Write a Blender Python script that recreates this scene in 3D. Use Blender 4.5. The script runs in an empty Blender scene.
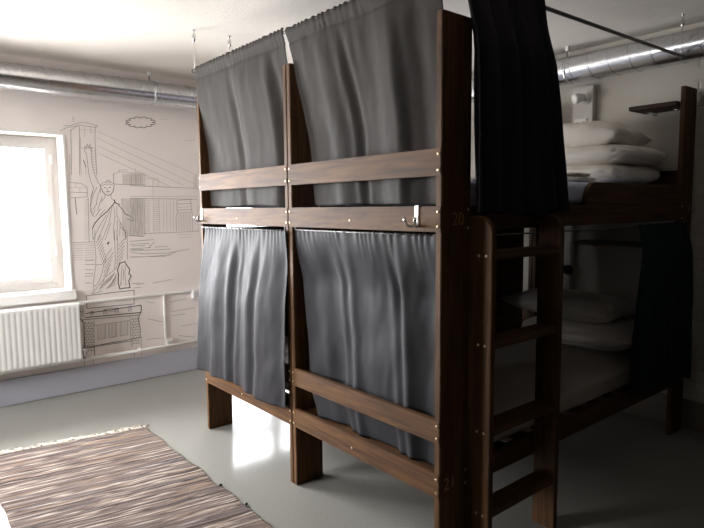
import bpy, bmesh, math, random
from mathutils import Vector, Matrix, noise
random.seed(7)
PI = math.pi
S = bpy.context.scene
C = S.collection

# ------------------------------------------------------------------ camera
F_PX, YAW, PITCH, ROLL = 578.17, 0.8793, -0.0978, -0.0088
CAM = Vector((-1.5422, -1.3686, 1.3797))
fw = Vector((math.cos(PITCH)*math.cos(YAW), math.cos(PITCH)*math.sin(YAW), math.sin(PITCH)))
rt = Vector((math.sin(YAW), -math.cos(YAW), 0)); up = rt.cross(fw)
r2 = rt*math.cos(ROLL) + up*math.sin(ROLL); u2 = -rt*math.sin(ROLL) + up*math.cos(ROLL)
cd = bpy.data.cameras.new('camera'); cam = bpy.data.objects.new('camera', cd); C.objects.link(cam)
M4 = Matrix((r2, u2, -fw)).transposed().to_4x4(); M4.translation = CAM
cam.matrix_world = M4
cd.sensor_width = 36; cd.lens = 36*F_PX/704; cd.clip_start = .02
S.camera = cam

# ------------------------------------------------------------------ world, daylight, exposure
w = bpy.data.worlds.new('overcast_sky'); S.world = w; w.use_nodes = True
bg = w.node_tree.nodes['Background']
bg.inputs[1].default_value = 9.0
tcw = w.node_tree.nodes.new('ShaderNodeTexCoord'); spw = w.node_tree.nodes.new('ShaderNodeSeparateXYZ'); rw_ = w.node_tree.nodes.new('ShaderNodeValToRGB')
w.node_tree.links.new(tcw.outputs['Generated'], spw.inputs[0]); mpw = w.node_tree.nodes.new('ShaderNodeMapRange'); mpw.inputs[1].default_value = -1
w.node_tree.links.new(spw.outputs[2], mpw.inputs[0]); w.node_tree.links.new(mpw.outputs[0], rw_.inputs[0])
rw_.color_ramp.elements[0].position = .47; rw_.color_ramp.elements[0].color = (.60, .60, .60, 1)      # pale ground outside
rw_.color_ramp.elements[1].position = .52; rw_.color_ramp.elements[1].color = (.955, .97, 1, 1)        # overcast sky
w.node_tree.links.new(rw_.outputs[0], bg.inputs[0])
S.view_settings.view_transform = 'Standard'; S.view_settings.look = 'None'
S.view_settings.gamma = 1; S.view_settings.use_curve_mapping = False
S.view_settings.exposure = 2.88
YW, XE, XB, YF, ZC = 3.27, 2.24, -4.6, -2.3, 2.43      # window wall, end wall, back wall, near wall, ceiling
WINS = [(-1.80, -0.43, .785, 1.92), (0.84, 2.06, .30, 1.92)]
ADDED_WIN = (1.0, 3.15, 1.25, 2.3)      # unseen window added to the back wall for light: y0, y1, z0, z1
def portal(x0, x1, z0, z1):
    l = bpy.data.lights.new('daylight', 'AREA'); l.shape = 'RECTANGLE'; l.size = x1-x0; l.size_y = z1-z0
    l.cycles.is_portal = True
    o = bpy.data.objects.new('daylight', l); C.objects.link(o); o.location = ((x0+x1)/2, YW+.245, (z0+z1)/2)
    o.rotation_euler = (-PI/2, 0, 0)
for wv in WINS: portal(*wv)
l = bpy.data.lights.new('daylight', 'AREA'); l.shape = 'RECTANGLE'; l.size = ADDED_WIN[1]-ADDED_WIN[0]; l.size_y = ADDED_WIN[3]-ADDED_WIN[2]; l.cycles.is_portal = True  # portal for the added back-wall window
o = bpy.data.objects.new('daylight', l); C.objects.link(o); o.location = (XB-.18, (ADDED_WIN[0]+ADDED_WIN[1])/2, (ADDED_WIN[2]+ADDED_WIN[3])/2)
o.rotation_euler = Vector((1, 0, 0)).to_track_quat('-Z', 'Y').to_euler()

# ------------------------------------------------------------------ materials
def mat(name, col, rough=.6, metal=0.0, spec=.5):
    m = bpy.data.materials.new(name); m.use_nodes = True
    b = m.node_tree.nodes['Principled BSDF']
    b.inputs['Base Color'].default_value = (*col, 1); b.inputs['Roughness'].default_value = rough
    b.inputs['Metallic'].default_value = metal; b.inputs['Specular IOR Level'].default_value = spec
    return m
def nd(m, t, **k):
    n = m.node_tree.nodes.new(t)
    for a, v in k.items(): setattr(n, a, v)
    return n
def lk(m, a, b): m.node_tree.links.new(a, b)
def srgb(r, g, b): return tuple((c/255/12.92) if c/255 <= .04045 else ((c/255+.055)/1.055)**2.4 for c in (r, g, b))
def coords(m, scale, obj=True):
    tc = nd(m, 'ShaderNodeTexCoord'); mp = nd(m, 'ShaderNodeMapping'); mp.inputs['Scale'].default_value = scale
    lk(m, tc.outputs['Object'], mp.inputs[0]); return mp.outputs[0]
def ramp(m, stops, fac):
    r = nd(m, 'ShaderNodeValToRGB'); e = r.color_ramp.elements
    e[0].position, e[0].color = stops[0][0], (*stops[0][1], 1)
    e[1].position, e[1].color = stops[-1][0], (*stops[-1][1], 1)
    for p_, c_ in stops[1:-1]: x = e.new(p_); x.color = (*c_, 1)
    lk(m, fac, r.inputs[0]); return r
def bump(m, h, strength, dist=.01):
    b = nd(m, 'ShaderNodeBump'); b.inputs['Strength'].default_value = strength; b.inputs['Distance'].default_value = dist
    lk(m, h, b.inputs['Height']); lk(m, b.outputs[0], m.node_tree.nodes['Principled BSDF'].inputs['Normal']); return b
def noisy(m, scale, detail=4, rough=.6, vec=None, dist=0):
    n = nd(m, 'ShaderNodeTexNoise'); n.inputs['Scale'].default_value = scale; n.inputs['Detail'].default_value = detail
    n.inputs['Roughness'].default_value = rough; n.inputs['Distortion'].default_value = dist
    lk(m, vec if vec is not None else coords(m, (1, 1, 1)), n.inputs['Vector']); return n
def wood(axis, dark, mid, light, name):
    m = mat(name, mid, .62, spec=.3)
    sc = [14, 14, 14]; sc[axis] = .9
    n = noisy(m, 3.0, 6, .62, coords(m, sc), .6)
    sc2 = [5.5, 5.5, 5.5]; sc2[axis] = 1.6
    k = nd(m, 'ShaderNodeTexVoronoi'); k.inputs['Scale'].default_value = 1.15; lk(m, coords(m, sc2), k.inputs['Vector'])
    r = ramp(m, [(.30, dark), (.48, mid), (.72, light)], n.outputs[0])
    kr = ramp(m, [(.05, (.22, .17, .14)), (.15, (1, 1, 1))], k.outputs['Distance'])
    mx = nd(m, 'ShaderNodeMix', data_type='RGBA', blend_type='MULTIPLY'); mx.inputs[0].default_value = .75
    lk(m, r.outputs[0], mx.inputs[6]); lk(m, kr.outputs[0], mx.inputs[7])
    lk(m, mx.outputs[2], m.node_tree.nodes['Principled BSDF'].inputs['Base Color'])
    bump(m, n.outputs[0], .12, .004); return m
WD = [wood(a, srgb(49, 29, 13), srgb(78, 50, 24), srgb(102, 71, 37), 'stained_pine_' + 'xyz'[a]) for a in range(3)]
WDD = wood(1, srgb(34, 20, 11), srgb(48, 29, 16), srgb(60, 38, 22), 'dark_stained_shelf_wood')
def fabric(name, col, rough=.75, scale=700, var=.12, sheen=.0):
    m = mat(name, col, rough, spec=.3)
    n = noisy(m, 9, 5)
    r = ramp(m, [(.3, tuple(c*(1-var) for c in col)), (.7, tuple(min(1, c*(1+var)) for c in col))], n.outputs[0])
    lk(m, r.outputs[0], m.node_tree.nodes['Principled BSDF'].inputs['Base Color'])
    f = noisy(m, scale, 2); bump(m, f.outputs[0], .15, .001)
    m.node_tree.nodes['Principled BSDF'].inputs['Sheen Weight'].default_value = sheen
    return m
M_GREY = fabric('grey_curtain_cloth', srgb(47, 43, 40), .75)
M_SATIN = fabric('grey_satin_curtain_cloth', srgb(34, 32.5, 36), .62)
M_BLACK = fabric('black_curtain_cloth', srgb(33, 29, 34), .8)
M_TEAL = fabric('dark_green_curtain_cloth', srgb(26, 39, 42), .8)
M_LINEN = fabric('white_bed_linen', srgb(236, 229, 219), .85, var=.02)
M_SHEET = fabric('pale_blue_sheet', srgb(216, 222, 246), .85, var=.03)
M_MATT = fabric('mattress_cover', srgb(176, 168, 160), .85, var=.04)

M_WALL = mat('warm_white_wall_paint', srgb(232, 223, 218), .75, spec=.3)
n = noisy(M_WALL, 55, 5); bump(M_WALL, n.outputs[0], .06, .004)
M_CEIL = mat('white_plaster_ceiling', srgb(222, 216, 208), .9, spec=.2)
n = noisy(M_CEIL, 70, 6, .7); bump(M_CEIL, n.outputs[0], .45, .01)
M_DIM = mat('dark_light_cutting_paint', srgb(30, 26, 24), .9, spec=.1)  # unseen walls made near-black so they bounce little light
n = noisy(M_DIM, 30, 5); bump(M_DIM, n.outputs[0], .06, .004)
M_FLOOR = mat('grey_epoxy_floor', srgb(176, 175, 170), .16, spec=.14)
n = noisy(M_FLOOR, 160, 3, .7)
r = ramp(M_FLOOR, [(.3, srgb(122, 121, 115)), (.52, srgb(135, 133, 127)), (.75, srgb(145, 144, 138))], n.outputs[0])
lk(M_FLOOR, r.outputs[0], M_FLOOR.node_tree.nodes['Principled BSDF'].inputs['Base Color'])
n = noisy(M_FLOOR, 7, 4); mr = nd(M_FLOOR, 'ShaderNodeMapRange'); mr.inputs[3].default_value = .12; mr.inputs[4].default_value = .2
lk(M_FLOOR, n.outputs[0], mr.inputs[0]); lk(M_FLOOR, mr.outputs[0], M_FLOOR.node_tree.nodes['Principled BSDF'].inputs['Roughness'])
n2 = noisy(M_FLOOR, 25, 3); bump(M_FLOOR, n2.outputs[0], .03, .004)
# painted brick
M_BRICK = mat('painted_brick_wall', srgb(190, 184, 174), .75, spec=.3)
tc = nd(M_BRICK, 'ShaderNodeTexCoord'); sp = nd(M_BRICK, 'ShaderNodeSeparateXYZ'); cb = nd(M_BRICK, 'ShaderNodeCombineXYZ')
lk(M_BRICK, tc.outputs['Object'], sp.inputs[0]); lk(M_BRICK, sp.outputs[1], cb.inputs[0]); lk(M_BRICK, sp.outputs[2], cb.inputs[1])
br = nd(M_BRICK, 'ShaderNodeTexBrick'); br.inputs['Scale'].default_value = 1; br.inputs['Brick Width'].default_value = .25
br.inputs['Row Height'].default_value = .075; br.inputs['Mortar Size'].default_value = .008; br.inputs['Mortar Smooth'].default_value = .6
br.inputs['Color1'].default_value = (*srgb(188, 182, 172), 1); br.inputs['Color2'].default_value = (*srgb(196, 190, 180), 1); br.inputs['Mortar'].default_value = (*srgb(170, 165, 156), 1)
lk(M_BRICK, cb.outputs[0], br.inputs['Vector'])
mk = nd(M_BRICK, 'ShaderNodeMath', operation='LESS_THAN'); mk.inputs[1].default_value = .03; lk(M_BRICK, sp.outputs[1], mk.inputs[0])
bf = nd(M_BRICK, 'ShaderNodeMath', operation='MULTIPLY'); lk(M_BRICK, br.outputs['Fac'], bf.inputs[0]); lk(M_BRICK, mk.outputs[0], bf.inputs[1])
nb = noisy(M_BRICK, 40, 5); ad = nd(M_BRICK, 'ShaderNodeMath', operation='MULTIPLY_ADD'); ad.inputs[1].default_value = -1.6
lk(M_BRICK, bf.outputs[0], ad.inputs[0]); lk(M_BRICK, nb.outputs[0], ad.inputs[2]); bump(M_BRICK, ad.outputs[0], .6, .006)
M_BASE = mat('lavender_grey_gloss_paint', srgb(178, 178, 187), .3)
M_BASE2 = mat('warm_grey_gloss_paint', srgb(120, 112, 104), .4)
M_WHITE = mat('white_enamel', srgb(228, 226, 222), .35)
n = noisy(M_WHITE, 20, 2); bump(M_WHITE, n.outputs[0], .02, .002)
M_PANEL = mat('cream_panel_paint', srgb(200, 194, 186), .5)
M_FRAME = mat('window_frame_paint', srgb(196, 194, 190), .45)
M_DUCT = mat('galvanised_steel', srgb(210, 212, 214), .27, metal=1)
n = noisy(M_DUCT, 60, 3, vec=coords(M_DUCT, (1, 1, 1))); r = ramp(M_DUCT, [(.3, srgb(200, 202, 205)), (.7, srgb(226, 227, 229))], n.outputs[0])
lk(M_DUCT, r.outputs[0], M_DUCT.node_tree.nodes['Principled BSDF'].inputs['Base Color'])
n = noisy(M_DUCT, 14, 3); bump(M_DUCT, n.outputs[0], .05, .006)
M_STEEL = mat('chromed_steel', srgb(205, 203, 200), .22, metal=1)
M_DSTEEL = mat('dull_steel', srgb(120, 118, 116), .45, metal=1)
M_SCREW = mat('brass_screw', srgb(225, 205, 170), .3, metal=.9)
M_DARK = mat('dark_plastic', srgb(30, 28, 28), .5)
M_NUM = mat('carved_number', srgb(156, 116, 78), .6)
M_LINE = [mat('faint_mural_line', srgb(168, 163, 158), .8), mat('grey_mural_line', srgb(128, 124, 122), .8),
          mat('dark_mural_line', srgb(82, 80, 80), .8), mat('black_mural_line', srgb(45, 44, 46), .8)]
def glass(name, tint):
    m = bpy.data.materials.new(name); m.use_nodes = True
    nt = m.node_tree; nt.nodes.clear()
    o_ = nt.nodes.new('ShaderNodeOutputMaterial'); mx = nt.nodes.new('ShaderNodeMixShader'); tr = nt.nodes.new('ShaderNodeBsdfTransparent'); gl = nt.nodes.new('ShaderNodeBsdfGlossy')
    tr.inputs[0].default_value = (tint, tint, tint, 1)
    gl.inputs['Roughness'].default_value = .02; fr = nt.nodes.new('ShaderNodeFresnel'); fr.inputs[0].default_value = 1.25
    nt.links.new(fr.outputs[0], mx.inputs[0]); nt.links.new(tr.outputs[0], mx.inputs[1]); nt.links.new(gl.outputs[0], mx.inputs[2]); nt.links.new(mx.outputs[0], o_.inputs[0])
    return m
M_GLASS = glass('window_glass', 1.0); M_DIMGLASS = glass('light_dimming_window_glass', .6)  # tint added to the low-silled window's panes to dim its daylight
# rag rug
M_RUG = mat('rag_rug_weave', srgb(120, 105, 98), .95, spec=.1)
tcr = nd(M_RUG, 'ShaderNodeTexCoord'); m1 = nd(M_RUG, 'ShaderNodeMapping'); m1.inputs['Rotation'].default_value = (0, 0, math.radians(9)); m2 = nd(M_RUG, 'ShaderNodeMapping'); m2.inputs['Scale'].default_value = (.8, 82, 1)
lk(M_RUG, tcr.outputs['Object'], m1.inputs[0]); lk(M_RUG, m1.outputs[0], m2.inputs[0]); rows = noisy(M_RUG, 1, 1, .6, m2.outputs[0], .0)
rr = ramp(M_RUG, [(.26, srgb(34, 28, 30)), (.33, srgb(84, 70, 68)), (.385, srgb(176, 162, 150)), (.41, srgb(66, 54, 54)), (.455, srgb(112, 98, 94)), (.475, srgb(190, 176, 164)), (.495, srgb(58, 46, 46)), (.53, srgb(128, 116, 110)),
                  (.555, srgb(54, 44, 45)), (.585, srgb(182, 168, 154)), (.61, srgb(92, 78, 76)), (.65, srgb(140, 110, 84)), (.70, srgb(96, 98, 108)), (.78, srgb(40, 32, 34))], rows.outputs[0])
tw = noisy(M_RUG, 1, 2, .5, coords(M_RUG, (130, 220, 1)))
sp_ = nd(M_RUG, 'ShaderNodeSeparateXYZ'); lk(M_RUG, m1.outputs[0], sp_.inputs[0])
wn = noisy(M_RUG, 3.2, 3, .6, m1.outputs[0])
a1 = nd(M_RUG, 'ShaderNodeMath', operation='MULTIPLY_ADD'); a1.inputs[1].default_value = .012; lk(M_RUG, wn.outputs[0], a1.inputs[0]); lk(M_RUG, sp_.outputs[1], a1.inputs[2])
a2 = nd(M_RUG, 'ShaderNodeMath', operation='MULTIPLY'); a2.inputs[1].default_value = 105; lk(M_RUG, a1.outputs[0], a2.inputs[0])
a3 = nd(M_RUG, 'ShaderNodeMath', operation='FLOOR'); lk(M_RUG, a2.outputs[0], a3.inputs[0])
a4 = nd(M_RUG, 'ShaderNodeMath', operation='MULTIPLY'); a4.inputs[1].default_value = .55; lk(M_RUG, sp_.outputs[0], a4.inputs[0])
a5 = nd(M_RUG, 'ShaderNodeMath', operation='MULTIPLY_ADD'); a5.inputs[1].default_value = 7.31; lk(M_RUG, a3.outputs[0], a5.inputs[0]); lk(M_RUG, a4.outputs[0], a5.inputs[2])
n1 = nd(M_RUG, 'ShaderNodeTexNoise', noise_dimensions='1D'); n1.inputs['Scale'].default_value = 1; n1.inputs['Detail'].default_value = 1; lk(M_RUG, a5.outputs[0], n1.inputs['W'])
rs = ramp(M_RUG, [(.30, srgb(36, 30, 32)), (.38, srgb(76, 62, 60)), (.43, srgb(168, 152, 140)), (.45, srgb(70, 58, 56)), (.50, srgb(120, 106, 100)), (.54, srgb(62, 50, 50)), (.57, srgb(196, 182, 168)), (.61, srgb(104, 90, 86)), (.66, srgb(146, 120, 96)), (.72, srgb(84, 84, 92))], n1.outputs[0])
mxr = nd(M_RUG, 'ShaderNodeMix', data_type='RGBA'); mxr.inputs[0].default_value = .72; lk(M_RUG, rr.outputs[0], mxr.inputs[6]); lk(M_RUG, rs.outputs[0], mxr.inputs[7])
mx2 = nd(M_RUG, 'ShaderNodeMix', data_type='RGBA', blend_type='OVERLAY'); mx2.inputs[0].default_value = .35
lk(M_RUG, mxr.outputs[2], mx2.inputs[6]); lk(M_RUG, tw.outputs[0], mx2.inputs[7])
lk(M_RUG, mx2.outputs[2], M_RUG.node_tree.nodes['Principled BSDF'].inputs['Base Color'])
wv_ = nd(M_RUG, 'ShaderNodeTexWave', bands_direction='Y'); wv_.inputs['Scale'].default_value = 30; wv_.inputs['Distortion'].default_value = 1.5
lk(M_RUG, coords(M_RUG, (1, 1, 1)), wv_.inputs[0]); bump(M_RUG, wv_.outputs['Fac'], .8, .004)
M_FRINGE = mat('cream_cotton_fringe', srgb(190, 180, 168), .95)

# ------------------------------------------------------------------ mesh helpers
def link(name, me, m, parent=None, loc=None, smooth=False):
    o = bpy.data.objects.new(name, me); C.objects.link(o)
    if m: me.materials.append(m)
    if parent: o.parent = parent
    if loc: o.location = loc
    if smooth:
        for p_ in me.polygons: p_.use_smooth = True
    return o
def from_bm(name, bm, m, parent=None, smooth=False, loc=None):
    bmesh.ops.recalc_face_normals(bm, faces=bm.faces)
    me = bpy.data.meshes.new(name); bm.to_mesh(me); bm.free()
    return link(name, me, m, parent, loc, smooth)
def box_bm(bm, a, b, bev=0.0):
    t = bmesh.new(); bmesh.ops.create_cube(t, size=1)
    for v in t.verts: v.co = Vector([(a[i]+b[i])/2 + v.co[i]*(b[i]-a[i]) for i in range(3)])
    if bev: bmesh.ops.bevel(t, geom=list(t.edges), offset=bev, segments=2, affect='EDGES')
    me = bpy.data.meshes.new('tmp'); t.to_mesh(me); t.free(); bm.from_mesh(me); bpy.data.meshes.remove(me)
def box(name, a, b, m, parent=None, bev=.0025):
    bm = bmesh.new(); box_bm(bm, a, b, bev); return from_bm(name, bm, m, parent)
def tube_bm(bm, pts, r, seg=10, cap=True):
    pts = [Vector(p_) for p_ in pts]; rings = []
    for i, p_ in enumerate(pts):
        d = (pts[min(i+1, len(pts)-1)] - pts[max(i-1, 0)]).normalized()
        a = d.cross(Vector((0, 0, 1)) if abs(d.z) < .9 else Vector((1, 0, 0))).normalized(); b = d.cross(a)
        rr_ = r[i] if isinstance(r, (list, tuple)) else r
        rings.append([bm.verts.new(p_ + a*rr_*math.cos(2*PI*k/seg) + b*rr_*math.sin(2*PI*k/seg)) for k in range(seg)])
    for i in range(len(rings)-1):
        for k in range(seg): bm.faces.new((rings[i][k], rings[i][(k+1) % seg], rings[i+1][(k+1) % seg], rings[i+1][k]))
    if cap: bm.faces.new(rings[0]); bm.faces.new(rings[-1])
def tube(name, pts, r, m, parent=None, seg=10):
    bm = bmesh.new(); tube_bm(bm, pts, r, seg); return from_bm(name, bm, m, parent, True)
def prism(name, pts, axis, a, b, m, parent=None, bev=.0025):
    """outline pts in the two other axes, extruded along axis from a to b"""
    def P(u, v, w_):
        l = [u, v]; l.insert(axis, w_); return Vector(l)
    bm = bmesh.new(); A = [bm.verts.new(P(u, v, a)) for u, v in pts]; B = [bm.verts.new(P(u, v, b)) for u, v in pts]
    bm.faces.new(A); bm.faces.new(B)
    for i in range(len(pts)): j = (i+1) % len(pts); bm.faces.new((A[i], A[j], B[j], B[i]))
    bmesh.ops.recalc_face_normals(bm, faces=bm.faces)
    if bev: bmesh.ops.bevel(bm, geom=[e for e in bm.edges if e.calc_face_angle(0) > .5], offset=bev, segments=1, affect='EDGES')
    return from_bm(name, bm, m, parent)
def empty(name, loc=(0, 0, 0)):
    o = bpy.data.objects.new(name, None); C.objects.link(o); o.location = loc; o.empty_display_size = .1; return o
def tag(o, label=None, cat=None, group=None, kind=None):
    if label: o['label'] = label
    if cat: o['category'] = cat
    if group: o['group'] = group
    if kind: o['kind'] = kind
    return o
def struct(o): o['kind'] = 'structure'; return o
def grid(name, fn, nu, nv, m, parent=None, thick=.0025):
    bm = bmesh.new(); V = [[bm.verts.new(fn(i/nu, j/nv)) for j in range(nv+1)] for i in range(nu+1)]
    for i in range(nu):
        for j in range(nv): bm.faces.new((V[i][j], V[i+1][j], V[i+1][j+1], V[i][j+1]))
    me = bpy.data.meshes.new(name); bm.to_mesh(me); bm.free()
    o = link(name, me, m, parent, None, True)
    if thick:
        s_ = o.modifiers.new('thickness', 'SOLIDIFY'); s_.thickness = thick; s_.offset = 0
    return o
def sm(a, b, t):
    t = max(0, min(1, (t-a)/(b-a))); return t*t*(3-2*t)
def copy_tree(o, parent=None):
    c = o.copy(); C.objects.link(c)
    if parent: c.parent = parent
    for ch in list(o.children): copy_tree(ch, c)
    return c
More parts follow.
